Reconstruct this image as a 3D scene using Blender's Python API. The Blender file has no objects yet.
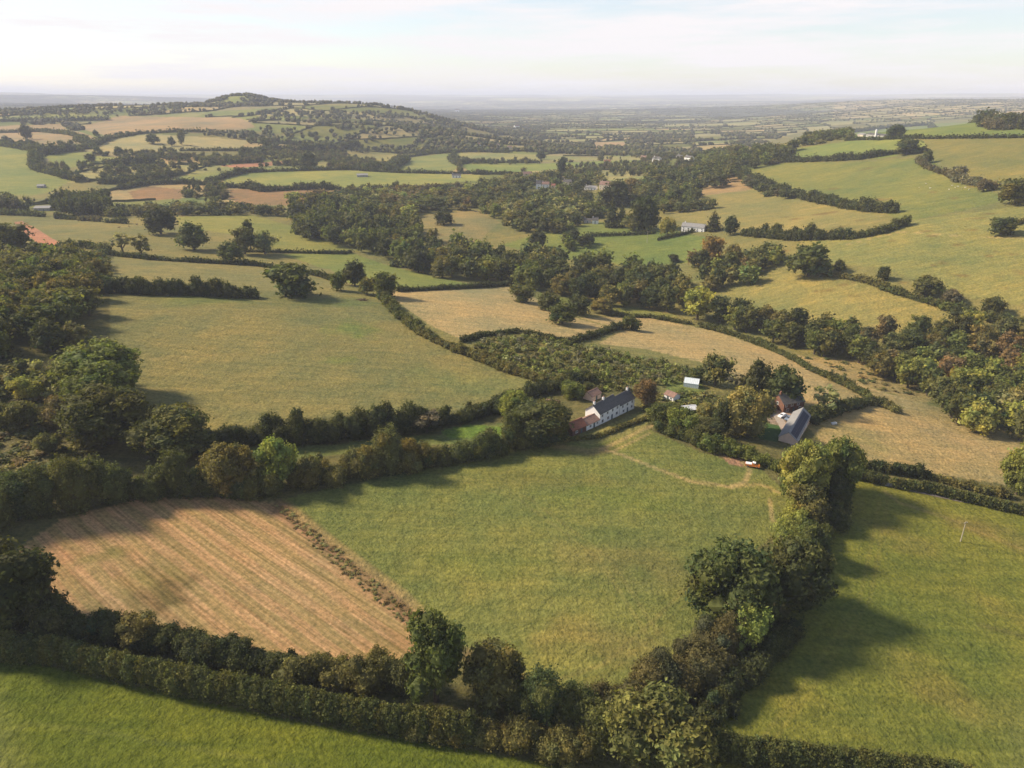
import bpy, math, random
import numpy as np
PI = math.pi
rng = np.random.default_rng(7)
random.seed(7)
scene = bpy.context.scene
COL = scene.collection

# ------------------------------------------------------------------ camera
FPX, CAMZ, PITCH = 710.0, 120.0, math.radians(22.1)
cp, sp = math.cos(PITCH), math.sin(PITCH)
cam_d = bpy.data.cameras.new('camera'); cam = bpy.data.objects.new('camera', cam_d)
COL.objects.link(cam); scene.camera = cam
cam.location = (0, 0, CAMZ); cam.rotation_euler = (PI/2 - PITCH, 0, 0)
cam_d.sensor_width = 36; cam_d.lens = 36*FPX/1024
cam_d.clip_start = 1; cam_d.clip_end = 120000

def ray(px, py):
    cx = (np.asarray(px, float)-512)/FPX; cy = (384-np.asarray(py, float))/FPX
    dx = cx; dy = cp + sp*cy; dz = -sp + cp*cy
    h = np.hypot(dx, dy)
    return np.arctan2(dx, dy), dz/h

# ------------------------------------------------------------------ terrain
CT = [  # pixel x, pixel y, ground height there
 (0,768,3),(300,768,0),(600,768,-3),(900,768,-6),(1024,768,-8),
 (0,600,6),(200,600,2),(420,600,-1),(640,600,-2),(900,600,-6),(1024,600,-8),
 (0,480,11),(200,490,4),(400,470,1),(612,425,0),(780,450,-3),(950,480,-8),
 (0,350,17),(150,380,8),(300,380,4),(450,370,0),(560,380,-2),(700,390,-5),(850,400,-10),(1000,440,-14),
 (60,290,14),(200,290,8),(350,285,0),(500,300,-8),(600,330,-8),(750,350,-13),(850,365,-18),(980,400,-20),
 (40,240,4),(150,230,0),(150,200,-6),(300,235,-8),(400,262,-14),(500,275,-18),(620,292,-20),(720,318,-20),(800,345,-20),
 (450,235,-8),(600,240,-8),(700,232,0),(760,290,-8),(850,300,-2),(950,310,0),
 (960,270,14),(1024,240,28),(880,230,22),(960,200,38),(800,210,14),(750,190,14),(850,175,34),(950,160,55),
 (1024,150,66),(820,150,46),(740,165,26),(900,132,72),(1024,124,84),(960,127,78),(800,140,52),
 (600,200,-6),(680,195,4),(680,170,2),(600,170,-6),(500,185,-8),(520,160,-6),(600,150,-10),(600,130,-14),(700,145,-6),(700,125,-14),(600,112,-16),
 (0,200,-2),(100,200,-4),(250,200,-4),(400,200,-6),(0,170,10),(100,175,8),(250,170,6),(400,175,-4),
 (0,150,26),(100,150,26),(250,150,20),(400,150,4),(0,125,46),(100,125,46),(250,125,52),(350,128,40),(420,125,22),(480,140,-6),(500,125,-10),
]
CR = [  # pixel x, horizontal distance, height
 (250,2000,70),(350,2000,64),(430,2000,42),(180,2000,62),
 (190,2750,93),(250,2750,95),(330,2750,95),(400,2700,93),(440,2700,62),(470,2700,14),(455,2200,6),(520,2700,0),
 (100,2500,78),(0,2500,70),(0,3400,66),(100,3400,70),(200,4200,30),(300,4200,20),(420,4200,0),
 (0,6500,55),(120,6500,62),(200,8000,30),(0,12000,100),(100,13000,120),(170,15000,110),(300,12000,0),(450,7000,-16),
 (600,6000,-18),(600,12000,-20),(450,14000,-16),(600,19000,95),(300,19000,95),(0,19000,135),(800,19000,90),(1024,19000,110),(450,19000,90),(600,35000,120),(0,35000,130),(1024,35000,130),
 (700,4000,-16),(800,2600,-10),(760,1900,-4),(900,2200,0),(1024,2200,6),(900,3400,4),(1024,3400,10),
 (860,5200,30),(920,5600,62),(1024,5600,72),(800,6000,-14),(880,7500,76),(960,8000,86),(1024,8000,88),(760,9000,-14),
 (1024,1400,90),(960,1350,76),(900,1350,66),(850,1450,50),
 (0,40,0),(512,40,0),(1024,40,0),(0,8,0),(512,8,0),(1024,8,0),
]
c = np.array(CT, float)
az, sl = ray(c[:,0], c[:,1])
cr_r = (c[:,2]-CAMZ)/sl
d = np.array(CR, float)
az2, _ = ray(d[:,0], np.full(len(d), 100.0))
CU = np.concatenate([az, az2]); CV = np.log(np.concatenate([cr_r, d[:,1]])); CZ = np.concatenate([c[:,2], d[:,2]])
def kern(r2): return 0.5*r2*np.log(r2+1e-9)
n = len(CU)
A = np.zeros((n+3, n+3)); A[:n,:n] = kern((CU[:,None]-CU)**2+(CV[:,None]-CV)**2)+np.eye(n)*0.0025
A[:n,n] = 1; A[:n,n+1] = CU; A[:n,n+2] = CV; A[n:,:n] = A[:n,n:].T
WGT = np.linalg.solve(A, np.concatenate([CZ, [0,0,0]]))
def tps(u, v):
    out = WGT[n] + WGT[n+1]*u + WGT[n+2]*v
    for k in range(n): out = out + WGT[k]*kern((u-CU[k])**2+(v-CV[k])**2)
    return out
def vnoise(x, y, s, seed=0):   # smooth value noise, period s metres
    x = x/s; y = y/s; i = np.floor(x).astype(np.int64); j = np.floor(y).astype(np.int64); fx = x-i; fy = y-j
    fx = fx*fx*(3-2*fx); fy = fy*fy*(3-2*fy)
    def h(a, b):
        k = (a*374761393 + b*668265263 + seed*974634777) & 0x7fffffff
        k = ((k ^ (k >> 13))*1274126177) & 0x7fffffff
        return ((k ^ (k >> 16)) & 0xffff)/65535.0
    return (h(i,j)*(1-fx)+h(i+1,j)*fx)*(1-fy)+(h(i,j+1)*(1-fx)+h(i+1,j+1)*fx)*fy
AZD, NAZ, DLN = 0.74, 930, 0.0068
az_d = np.linspace(-AZD, AZD, NAZ)
v0, v1 = math.log(80.0), math.log(45000.0)
NV = int((v1-v0)/DLN)+1
vv = np.linspace(v0, v1, NV)
inner = np.log(np.array([4, 8, 14, 20, 27, 34, 42, 50, 58, 66, 73.0]))
KX, KY = 0.0, 0.0
_u, _ = ray(241, 95); KX, KY = 2750*math.sin(_u), 2750*math.cos(_u)
def extra(x, y, r, z):
    far = np.clip((r-3500)/5000, 0, 1)
    z = z + far*((vnoise(x, y, 2600, 3)-.5)*40 + (vnoise(x, y, 1000, 4)-.5)*18)*np.clip(r/9000, .4, 2.6)
    mid = np.clip((r-700)/600, 0, 1)*(1-far)
    z = z + mid*((vnoise(x, y, 420, 5)-.5)*9)
    z = z + np.clip((r-60)/200, 0, 1)*((vnoise(x, y, 60, 6)-.5)*1.0)
    kd2 = ((x-KX)/95)**2+((y-KY)/100)**2
    z = z + 27*np.exp(-kd2**1.3) + 3*np.exp(-(((x-KX-150)/110)**2+((y-KY)/120)**2))
    z = np.where(r > 9000, z-(r/1000.0)**2*0.0, z)
    return z
def zcore(u, v):
    uc = np.clip(u, -AZD, AZD)
    z = tps(uc, v)
    return extra(np.exp(v)*np.sin(u), np.exp(v)*np.cos(u), np.exp(v), z)
U, V = np.meshgrid(az_d, vv, indexing='ij')
ZG = zcore(U, V)
def height(x, y):
    x = np.asarray(x, float); y = np.asarray(y, float)
    r = np.maximum(np.hypot(x, y), 81); u = np.clip(np.arctan2(x, y), -AZD+1e-6, AZD-1e-6); v = np.clip(np.log(r), v0, v1-1e-6)
    a = (u+AZD)/(2*AZD)*(NAZ-1); b = (v-v0)/(v1-v0)*(NV-1)
    i = np.clip(a.astype(int), 0, NAZ-2); j = np.clip(b.astype(int), 0, NV-2); fa = a-i; fb = b-j
    return (ZG[i,j]*(1-fa)+ZG[i+1,j]*fa)*(1-fb)+(ZG[i,j+1]*(1-fa)+ZG[i+1,j+1]*fa)*fb
_rs = np.exp(np.linspace(math.log(82), math.log(30000), 700))
def P(px, py, rmin=82):
    """the point of the ground seen at a pixel"""
    scal = np.isscalar(px); px = np.atleast_1d(np.asarray(px, float)); py = np.atleast_1d(np.asarray(py, float))
    u, s = ray(px, py)
    X = _rs[None]*np.sin(u)[:,None]; Y = _rs[None]*np.cos(u)[:,None]
    dlt = height(X, Y) - (CAMZ + s[:,None]*_rs[None])
    dlt[:, _rs < rmin] = -1
    hit = dlt > 0; k = np.argmax(hit, 1); k[~hit.any(1)] = len(_rs)-2; k = np.maximum(k, 1)
    ii = np.arange(len(px)); d0 = dlt[ii,k-1]; d1 = dlt[ii,k]; t = np.clip(d0/(d0-d1+1e-9), 0, 1)
    r = _rs[k-1]*(1-t)+_rs[k]*t
    near = (k <= 1) & (s < -.2); r = np.where(near, -CAMZ/np.where(near, s, -1), r)
    x, y = r*np.sin(u), r*np.cos(u)
    o = np.stack([x, y, height(x, y)], 1)
    return o[0] if scal else o
def PP(pts):
    a = np.array(pts, float); return P(a[:,0], a[:,1])
def depth_of(p): return p[1]*cp - (p[2]-CAMZ)*sp
def project(p):
    p = np.atleast_2d(p); dz = p[:,2]-CAMZ; dd = p[:,1]*cp-dz*sp
    return 512+FPX*p[:,0]/dd, 384-FPX*(p[:,1]*sp+dz*cp)/dd
def inpoly(x, y, poly):
    poly = np.asarray(poly); x = np.asarray(x); y = np.asarray(y)
    res = np.zeros(x.shape, bool)
    bb = (x >= poly[:,0].min()) & (x <= poly[:,0].max()) & (y >= poly[:,1].min()) & (y <= poly[:,1].max())
    if not bb.any(): return res
    xs, ys = x[bb], y[bb]; ins = np.zeros(xs.shape, bool); m = len(poly)
    for i in range(m):
        x0, y0 = poly[i,:2]; x1, y1 = poly[(i+1) % m,:2]
        if y0 == y1: continue
        cnd = (ys > y0) != (ys > y1)
        ins ^= cnd & (xs < (x1-x0)*(ys-y0)/(y1-y0)+x0)
    res[bb] = ins
    return res
def segdist(x, y, pts):
    best = np.full(x.shape, 1e9)
    for i in range(len(pts)-1):
        ax, ay = pts[i][:2]; bx, by = pts[i+1][:2]; dx, dy = bx-ax, by-ay
        t = np.clip(((x-ax)*dx+(y-ay)*dy)/(dx*dx+dy*dy+1e-9), 0, 1)
        best = np.minimum(best, np.hypot(x-ax-t*dx, y-ay-t*dy))
    return best

# ------------------------------------------------------------------ mesh building
def mesh_np(name, verts, quads=None, tris=None, tint=None, smooth=False):
    me = bpy.data.meshes.new(name)
    nq = 0 if quads is None else len(quads); nt = 0 if tris is None else len(tris)
    me.vertices.add(len(verts)); me.vertices.foreach_set('co', np.ascontiguousarray(verts, np.float32).ravel())
    li = []
    if nq: li.append(np.asarray(quads).ravel())
    if nt: li.append(np.asarray(tris).ravel())
    li = np.concatenate(li).astype(np.int32)
    me.loops.add(len(li)); me.loops.foreach_set('vertex_index', li)
    st = np.concatenate([np.arange(nq)*4, nq*4+np.arange(nt)*3]).astype(np.int32)
    me.polygons.add(nq+nt); me.polygons.foreach_set('loop_start', st)
    if smooth: me.polygons.foreach_set('use_smooth', np.ones(nq+nt, bool))
    else: me.polygons.foreach_set('use_smooth', np.zeros(nq+nt, bool))
    me.update(calc_edges=True)
    if tint is not None:
        at = me.attributes.new('tint', 'FLOAT_COLOR', 'POINT')
        t4 = np.ones((len(verts), 4), np.float32); t4[:,:tint.shape[1]] = tint
        at.data.foreach_set('color', t4.ravel())
    return me
class Soup:
    def __init__(s): s.v = []; s.q = []; s.t = []; s.c = []; s.n = 0
    def add(s, v, q=None, t=None, c=None):
        v = np.asarray(v, float).reshape(-1, 3); s.v.append(v)
        if q is not None and len(q): s.q.append(np.asarray(q).reshape(-1, 4)+s.n)
        if t is not None and len(t): s.t.append(np.asarray(t).reshape(-1, 3)+s.n)
        s.c.append(np.ones((len(v), 3)) if c is None else np.broadcast_to(c, (len(v), 3)))
        s.n += len(v)
    def data(s):
        return (np.concatenate(s.v), np.concatenate(s.q) if s.q else np.zeros((0,4), int), np.concatenate(s.t) if s.t else np.zeros((0,3), int), np.concatenate(s.c))
    def mesh(s, name, smooth=False):
        v, q, t, c_ = s.data(); return mesh_np(name, v, q, t, c_, smooth)
    # solids
    def box(s, x0, x1, y0, y1, z0, z1, c=None):
        v = [(x0,y0,z0),(x1,y0,z0),(x1,y1,z0),(x0,y1,z0),(x0,y0,z1),(x1,y0,z1),(x1,y1,z1),(x0,y1,z1)]
        s.add(v, [(0,3,2,1),(4,5,6,7),(0,1,5,4),(1,2,6,5),(2,3,7,6),(3,0,4,7)], None, c)
    def tube(s, pts, rad, k=7, c=None):
        pts = np.asarray(pts, float); m = len(pts); rad = np.broadcast_to(rad, (m,)); vs = []
        for i in range(m):
            dr = pts[min(i+1, m-1)]-pts[max(i-1, 0)]; dr /= np.linalg.norm(dr)+1e-9
            a = np.cross(dr, (0.3, 0.9, 0.1)) if abs(dr[2]) > .5 else np.cross(dr, (0, 0, 1)); a /= np.linalg.norm(a)+1e-9; b = np.cross(dr, a)
            for j in range(k): t = 2*PI*j/k; vs.append(pts[i]+rad[i]*(a*math.cos(t)+b*math.sin(t)))
        q = [(i*k+j, i*k+(j+1) % k, (i+1)*k+(j+1) % k, (i+1)*k+j) for i in range(m-1) for j in range(k)]
        vs += [pts[0], pts[-1]]; e0, e1 = m*k, m*k+1
        t = [(e0, (j+1) % k, j) for j in range(k)]+[(e1, (m-1)*k+j, (m-1)*k+(j+1) % k) for j in range(k)]
        s.add(vs, q, t, c)
def obj(name, me, mat=None, parent=None, color=None):
    if isinstance(me, Soup): me = me.mesh(name)
    o = bpy.data.objects.new(name, me); COL.objects.link(o)
    if mat is not None and not me.materials: me.materials.append(mat)
    if parent is not None: o.parent = parent
    if color is not None: o.color = (*color, 1)
    return o
def tag(o, label=None, cat=None, group=None, kind=None):
    if label: o['label'] = label
    if cat: o['category'] = cat
    if group: o['group'] = group
    if kind: o['kind'] = kind
    return o
def empty(name, loc, rz=0, label=None, cat=None, group=None):
    o = bpy.data.objects.new(name, None); COL.objects.link(o); o.location = tuple(float(a) for a in loc); o.rotation_euler = (0, 0, rz); o.empty_display_size = .5
    return tag(o, label, cat, group)

# ------------------------------------------------------------------ materials
def newmat(name):
    m = bpy.data.materials.new(name); m.use_nodes = True; nt = m.node_tree; nt.nodes.clear()
    return m, nt, nt.nodes, nt.links
def N(ns, t, **k):
    nd = ns.new(t)
    for a, b in k.items():
        if a.startswith('i_'): nd.inputs[a[2:].replace('_', ' ')].default_value = b
        else: setattr(nd, a, b)
    return nd
def noise(ns, lk, vec, scale, detail=4, rough=.6):
    nd = N(ns, 'ShaderNodeTexNoise'); nd.inputs['Scale'].default_value = scale; nd.inputs['Detail'].default_value = detail; nd.inputs['Roughness'].default_value = rough
    lk.new(vec, nd.inputs['Vector']); return nd.outputs['Fac']
def rmap(ns, lk, src, a, b, c_, d_):
    nd = N(ns, 'ShaderNodeMapRange'); lk.new(src, nd.inputs['Value'])
    for k, v_ in zip(('From Min', 'From Max', 'To Min', 'To Max'), (a, b, c_, d_)): nd.inputs[k].default_value = v_
    return nd.outputs['Result']
def mul(ns, lk, a, b, fac=1.0, mode='MULTIPLY'):
    nd = N(ns, 'ShaderNodeMix', data_type='RGBA', blend_type=mode)
    if isinstance(fac, (int, float)): nd.inputs[0].default_value = fac
    else: lk.new(fac, nd.inputs[0])
    for s_, i in ((a, 6), (b, 7)):
        if isinstance(s_, tuple): nd.inputs[i].default_value = (*s_, 1)
        else: lk.new(s_, nd.inputs[i])
    return nd.outputs[2]
def leaf_material():
    m, nt, ns, lk = newmat('foliage')
    out = N(ns, 'ShaderNodeOutputMaterial'); oi = N(ns, 'ShaderNodeObjectInfo'); at = N(ns, 'ShaderNodeAttribute', attribute_name='tint')
    col = mul(ns, lk, oi.outputs['Color'], at.outputs['Color'])
    geo = N(ns, 'ShaderNodeNewGeometry')
    nz = noise(ns, lk, geo.outputs['Position'], .35, 3)
    col = mul(ns, lk, col, rmap_rgb(ns, lk, nz))
    p = N(ns, 'ShaderNodeBsdfPrincipled'); p.inputs['Roughness'].default_value = .75; p.inputs['Specular IOR Level'].default_value = .2
    lk.new(col, p.inputs['Base Color'])
    tr = N(ns, 'ShaderNodeBsdfTranslucent'); c2 = mul(ns, lk, col, (1.25, 1.3, .6)); lk.new(c2, tr.inputs['Color'])
    mx = N(ns, 'ShaderNodeMixShader'); mx.inputs[0].default_value = .34
    lk.new(p.outputs[0], mx.inputs[1]); lk.new(tr.outputs[0], mx.inputs[2]); lk.new(mx.outputs[0], out.inputs['Surface'])
    return m
def rmap_rgb(ns, lk, fac, lo=(.72, .74, .7), hi=(1.3, 1.24, 1.15)):
    cr = N(ns, 'ShaderNodeValToRGB'); lk.new(fac, cr.inputs[0]); e = cr.color_ramp.elements
    e[0].position = .3; e[0].color = (*lo, 1); e[1].position = .7; e[1].color = (*hi, 1)
    return cr.outputs[0]
def plain(name, colr, rough=.8, var=.18, scale=1.5, metal=0.0, spec=.3):
    m, nt, ns, lk = newmat(name)
    out = N(ns, 'ShaderNodeOutputMaterial'); tc = N(ns, 'ShaderNodeTexCoord')
    nz = noise(ns, lk, tc.outputs['Object'], scale, 5)
    col = mul(ns, lk, tuple(colr), rmap_rgb(ns, lk, nz, (1-var,)*3, (1+var,)*3))
    p = N(ns, 'ShaderNodeBsdfPrincipled'); p.inputs['Roughness'].default_value = rough; p.inputs['Metallic'].default_value = metal; p.inputs['Specular IOR Level'].default_value = spec
    lk.new(col, p.inputs['Base Color']); lk.new(p.outputs[0], out.inputs['Surface'])
    return m
def roofmat(name, colr, scale=3.0, rough=.75, spec=.3):
    m, nt, ns, lk = newmat(name)
    out = N(ns, 'ShaderNodeOutputMaterial'); tc = N(ns, 'ShaderNodeTexCoord')
    br = N(ns, 'ShaderNodeTexBrick'); lk.new(tc.outputs['Object'], br.inputs['Vector'])
    br.inputs['Color1'].default_value = (*[a*.85 for a in colr], 1); br.inputs['Color2'].default_value = (*[a*1.2 for a in colr], 1); br.inputs['Mortar'].default_value = (*[a*.6 for a in colr], 1)
    br.inputs['Scale'].default_value = scale; br.inputs['Mortar Size'].default_value = .03
    nz = noise(ns, lk, tc.outputs['Object'], .9, 4)
    col = mul(ns, lk, br.outputs['Color'], rmap_rgb(ns, lk, nz, (.75,)*3, (1.25, 1.2, 1.1)))
    p = N(ns, 'ShaderNodeBsdfPrincipled'); p.inputs['Roughness'].default_value = rough; p.inputs['Specular IOR Level'].default_value = spec
    lk.new(col, p.inputs['Base Color']); lk.new(p.outputs[0], out.inputs['Surface'])
    return m
LEAF = leaf_material()
BARK = plain('bark', (.09, .07, .05), .9, .3, 3)
# ------------------------------------------------------------------ foliage
def icosphere(sub):
    t = (1+5**.5)/2
    v = [(-1,t,0),(1,t,0),(-1,-t,0),(1,-t,0),(0,-1,t),(0,1,t),(0,-1,-t),(0,1,-t),(t,0,-1),(t,0,1),(-t,0,-1),(-t,0,1)]
    f = [(0,11,5),(0,5,1),(0,1,7),(0,7,10),(0,10,11),(1,5,9),(5,11,4),(11,10,2),(10,7,6),(7,1,8),(3,9,4),(3,4,2),(3,2,6),(3,6,8),(3,8,9),(4,9,5),(2,4,11),(6,2,10),(8,6,7),(9,8,1)]
    v = [np.array(a)/np.linalg.norm(a) for a in v]
    for _ in range(sub):
        cache = {}; nf = []
        def mid(a, b):
            k = (min(a, b), max(a, b))
            if k not in cache: m = v[a]+v[b]; v.append(m/np.linalg.norm(m)); cache[k] = len(v)-1
            return cache[k]
        for a, b, c_ in f:
            ab, bc, ca = mid(a,b), mid(b,c_), mid(c_,a); nf += [(a,ab,ca),(b,bc,ab),(c_,ca,bc),(ab,bc,ca)]
        f = nf
    return np.array(v), np.array(f)
ICO = [icosphere(k) for k in range(3)]

def leaf_quads(sp_, pos, nrm, size, tint, rg):
    """small pointed leaf sprays: one bent rhombus each"""
    m = len(pos); nrm = nrm/np.linalg.norm(nrm, axis=1)[:,None]
    a = np.cross(nrm, rg.normal(size=(m, 3))); a /= np.linalg.norm(a, axis=1)[:,None]+1e-9; b = np.cross(nrm, a)
    s = (size*rg.uniform(.4, 1.5, m))[:,None]
    bend = nrm*s*.18
    v = np.stack([pos-a*s*.62, pos-b*s*.42+bend, pos+a*s*.62, pos+b*s*.42+bend], 1).reshape(-1, 3)
    q = np.arange(4*m).reshape(-1, 4)
    sp_.add(v, q, None, np.repeat(tint, 4, 0))

def lobes_foliage(sp_, lobes, leaf, dens, rg, core=1, core_s=.76, spread=.34, up=0.0, huevar=.12, cull=True):
    """foliage on a set of ellipsoid boughs (cx,cy,cz,rx,ry,rz): a ragged opaque inside and leaf sprays through the outer part"""
    L = np.asarray(lobes, float); m = len(L)
    lt = 1+rg.normal(0, .10, (m, 1)); hue = rg.normal(0, huevar, (m, 1))
    ltint = np.clip(np.concatenate([lt*(1+hue), lt*(1+hue*.35), lt*(1-hue*.5)], 1), .45, 1.7)
    area = 4*PI*((L[:,3]*L[:,4])**1.6/3+(L[:,3]*L[:,5])**1.6/3+(L[:,4]*L[:,5])**1.6/3)**(1/1.6)
    cnt = np.maximum((dens*area/(leaf*leaf*.52)).astype(int), 4)
    # sprays gather in clumps a couple of leaves across, some standing proud of the bough
    per = 7; ccnt = np.maximum(cnt//per, 1); ci = np.repeat(np.arange(m), ccnt); kc = len(ci)
    cd = rg.normal(size=(kc, 3)); cd[:,2] += up; cd /= np.linalg.norm(cd, axis=1)[:,None]
    crad = 1.0-spread*.55*rg.random(kc)+rg.normal(0, .085, kc)
    cpos = L[ci,:3]+cd*L[ci,3:6]*crad[:,None]; ctone = np.clip(rg.normal(1.0, .24, kc), .5, 1.7)
    sel = np.repeat(np.arange(kc), per); idx = ci[sel]; k = len(idx); cl = leaf*1.15
    dr = cd[sel]+rg.normal(0, .25, (k, 3)); dr /= np.linalg.norm(dr, axis=1)[:,None]
    pos = cpos[sel]+rg.normal(0, 1, (k, 3))*cl*.62; tone_ = ctone[sel]
    keep = np.ones(k, bool)
    if cull and m > 1:
        for j in range(m):
            dd = (pos-L[j,:3])/L[j,3:6]
            keep &= ~(((dd*dd).sum(1) < .5) & (idx != j))
    pos, dr, idx, tone_ = pos[keep], dr[keep], idx[keep], tone_[keep]
    nr = dr/L[idx,3:6]*L[idx,3:6].mean(1)[:,None]; nr = nr+rg.normal(0, .55, nr.shape); nr[:,2] += .15
    t = ltint[idx]*tone_[:,None]*rg.uniform(.8, 1.22, (len(idx), 1))
    leaf_quads(sp_, pos, nr, leaf, t, rg)
    if core is not None:
        iv, jf = ICO[core]
        for j in range(m):
            w = 1+rg.normal(0, .07, (len(iv), 1))
            sp_.add(L[j,:3]+iv*w*L[j,3:6]*core_s, None, jf, ltint[j]*.9)

def crown_lobes(H, R, n_, rg, z0=.16, lob=(.30, .44), flat=.43, top=1.0):
    zc = H*(z0+(1-z0)*.5); rz = H*(1-z0)*.5
    out = [(0, 0, zc, R*.62, R*.62, rz*.74)]
    ga = PI*(3-5**.5)
    for k in range(n_):
        f = (k+.5)/n_; z = 1-1.85*f; rr = math.sqrt(max(0, 1-z*z)); a = k*ga+rg.normal(0, .35)
        if z < 0: rr = rr**.7
        q = rg.uniform(.52, .78); s = R*rg.uniform(*lob)*(.8 if z > .75 else 1)
        out.append((R*rr*q*math.cos(a), R*rr*q*math.sin(a), zc+rz*z*.72*top+rg.normal(0, .03*H), s, s*rg.uniform(.85, 1.1), s*rg.uniform(.72, .98)))
    return out
def trunk_mesh(name, H, R, rg, lim=4):
    s = Soup(); b = .025*H+.08
    s.tube([(0,0,-.6),(0,0,.4),(.1,.05,H*.25),(.0,.1,H*.5)], [b*1.5, b*1.1, b*.8, b*.4], 8)
    for k in range(lim):
        a = 2*PI*k/lim+rg.random(); s.tube([(0,0,H*.18),(R*.3*math.cos(a), R*.3*math.sin(a), H*.36),(R*.6*math.cos(a), R*.6*math.sin(a), H*.58)], [b*.6, b*.4, b*.12], 5)
    return s.mesh(name)
class Variant: pass
def make_variant(kind, lod, seed):
    """a tree 12 m high; lod 0 near, 1 middle, 2 distant"""
    rg = np.random.default_rng(seed); s = Soup(); H = 12.0
    leaf = (.46, .85, 1.5)[lod]; dens = (.85, .75, .65)[lod]; core = (1, 1, 0)[lod]
    R = 5.6
    if kind == 'round':
        lb = crown_lobes(H, R, (26, 15, 8)[lod], rg, z0=rg.uniform(-.03, .03)); R0 = R
    elif kind == 'tall':
        R = 3.9; lb = crown_lobes(H, R, (20, 13, 7)[lod], rg, z0=-.01, lob=(.34, .5))
    elif kind == 'ragged':
        R = 5.2; lb = crown_lobes(H, R, (22, 13, 7)[lod], rg, z0=.03, lob=(.22, .4)); lb = [l for l in lb if rg.random() > .1]
    elif kind == 'thin':
        R = 4.4; lb = crown_lobes(H, R, (18, 11, 6)[lod], rg, z0=.18, lob=(.18, .3)); lb[0] = (0, 0, H*.55, R*.3, R*.3, H*.25); dens *= .8
    elif kind == 'bush':
        H = 12.0; R = 6.0; lb = []
        for k in range((16, 10, 5)[lod]):
            a = rg.uniform(0, 2*PI); q = R*rg.uniform(0, .62); sr = R*rg.uniform(.3, .48)
            lb.append((q*math.cos(a), q*math.sin(a), H*rg.uniform(.10, .62), sr, sr, sr*rg.uniform(.8, 1.15)))
    elif kind == 'willow':
        R = 6.0; lb = crown_lobes(H, R, (20, 12, 6)[lod], rg, z0=.04, lob=(.3, .4))
        lb = [(a, b, z, x*.85, y*.85, w*1.5) for a, b, z, x, y, w in lb]
    elif kind == 'conifer':
        R = 3.4; lb = []
        lv = (9, 7, 4)[lod]
        for k in range(lv):
            f = k/(lv-1); rr = R*(1-f*.85); nn = max(1, int((5, 3, 2)[lod]*(1-f)+1))
            for j in range(nn):
                a = 2*PI*j/nn+k; q = rr*.45 if nn > 1 else 0
                lb.append((q*math.cos(a), q*math.sin(a), H*(.1+.82*f), rr*.6, rr*.6, H*.12))
    lobes_foliage(s, lb, leaf, dens, rg, core=core, up=.25, **(dict(core_s=.9, spread=.2) if lod == 2 else {}))
    v = Variant(); v.R = R; v.kind = kind
    if lod == 2: v.soup = s.data()
    else:
        v.crown = s.mesh('crown'); v.crown.materials.append(LEAF)
        v.trunk = trunk_mesh('trunk', H, R, rg); v.trunk.materials.append(BARK)
        zz = s.data()[0]; v.top = zz[:,2].max(); v.rad = np.percentile(np.hypot(zz[:,0], zz[:,1]), 97)
    return v
KINDS = {'round': 3, 'tall': 2, 'ragged': 2, 'thin': 1, 'bush': 3, 'willow': 1, 'conifer': 1}
VARS = {}
for ki, (k_, n_) in enumerate(KINDS.items()):
    for lod in (0, 1):
        VARS[k_, lod] = [make_variant(k_, lod, 1000+ki*50+lod*10+j) for j in range(n_)]
for ki, k_ in enumerate(('round', 'tall', 'bush')): VARS[k_, 2] = [make_variant(k_, 2, 3000+ki*10+j) for j in range(3)]

COLR = dict(dark=(0.067, 0.076, 0.025), mid=(0.102, 0.111, 0.033), green=(0.139, 0.160, 0.039), light=(0.238, 0.254, 0.061), olive=(0.157, 0.142, 0.044), rust=(0.180, 0.132, 0.055),
            pale=(0.249, 0.242, 0.094), yellow=(0.255, 0.236, 0.055), purple=(0.122, 0.106, 0.053), grey=(0.174, 0.165, 0.094), orange=(0.249, 0.189, 0.055))
CNAME = dict(dark='dark green', mid='mid green', green='green', light='light green', olive='olive green', rust='russet', pale='pale straw-green', yellow='yellow-green', purple='dull brown', grey='grey-green', orange='orange-brown')
TREES = []   # pos, H, W, kind, colour, name, phrase, group, order
def add_tree(pos, H, W, kind, colr, phrase, group=None, name=None, label=None):
    TREES.append(dict(p=np.asarray(pos, float), H=H, W=W, kind=kind, c=colr, phrase=phrase, group=group, name=name, label=label))
def box_tree(x0, y0, x1, y1, kind, colr, phrase, group=None, name=None, label=None):
    """a tree from the box its crown fills in the picture, stood on the ground below it"""
    w = x1-x0; cx = (x0+x1)/2
    p = P(cx, y1); sn = (CAMZ-p[2])/np.linalg.norm(p-(0,0,CAMZ))
    yb = y1-.38*w*sn; p = P(cx, yb); dpt = depth_of(p); cs = math.sqrt(1-sn*sn)
    W = w*dpt/FPX; H = max((yb-y0-.10*w*sn)*dpt/FPX/max(cs, .3), W*.72)
    add_tree(p, H, W, kind, colr, phrase, group, name, label)
CLEAR = [(p_[0], p_[1], p_[2]) for p_ in [(602,188,16),(612,188,16),(590,188,14),(595,222,14),(587,222,10),(538,187,12),(545,187,12),(553,187,9),(567,185,12),(527,177,14),(607,164,16),(655,161,16),(643,159,14),(687,160,8),(678,158,12),(692,231,16),(42,210,16),(456,177,12)]]
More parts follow.
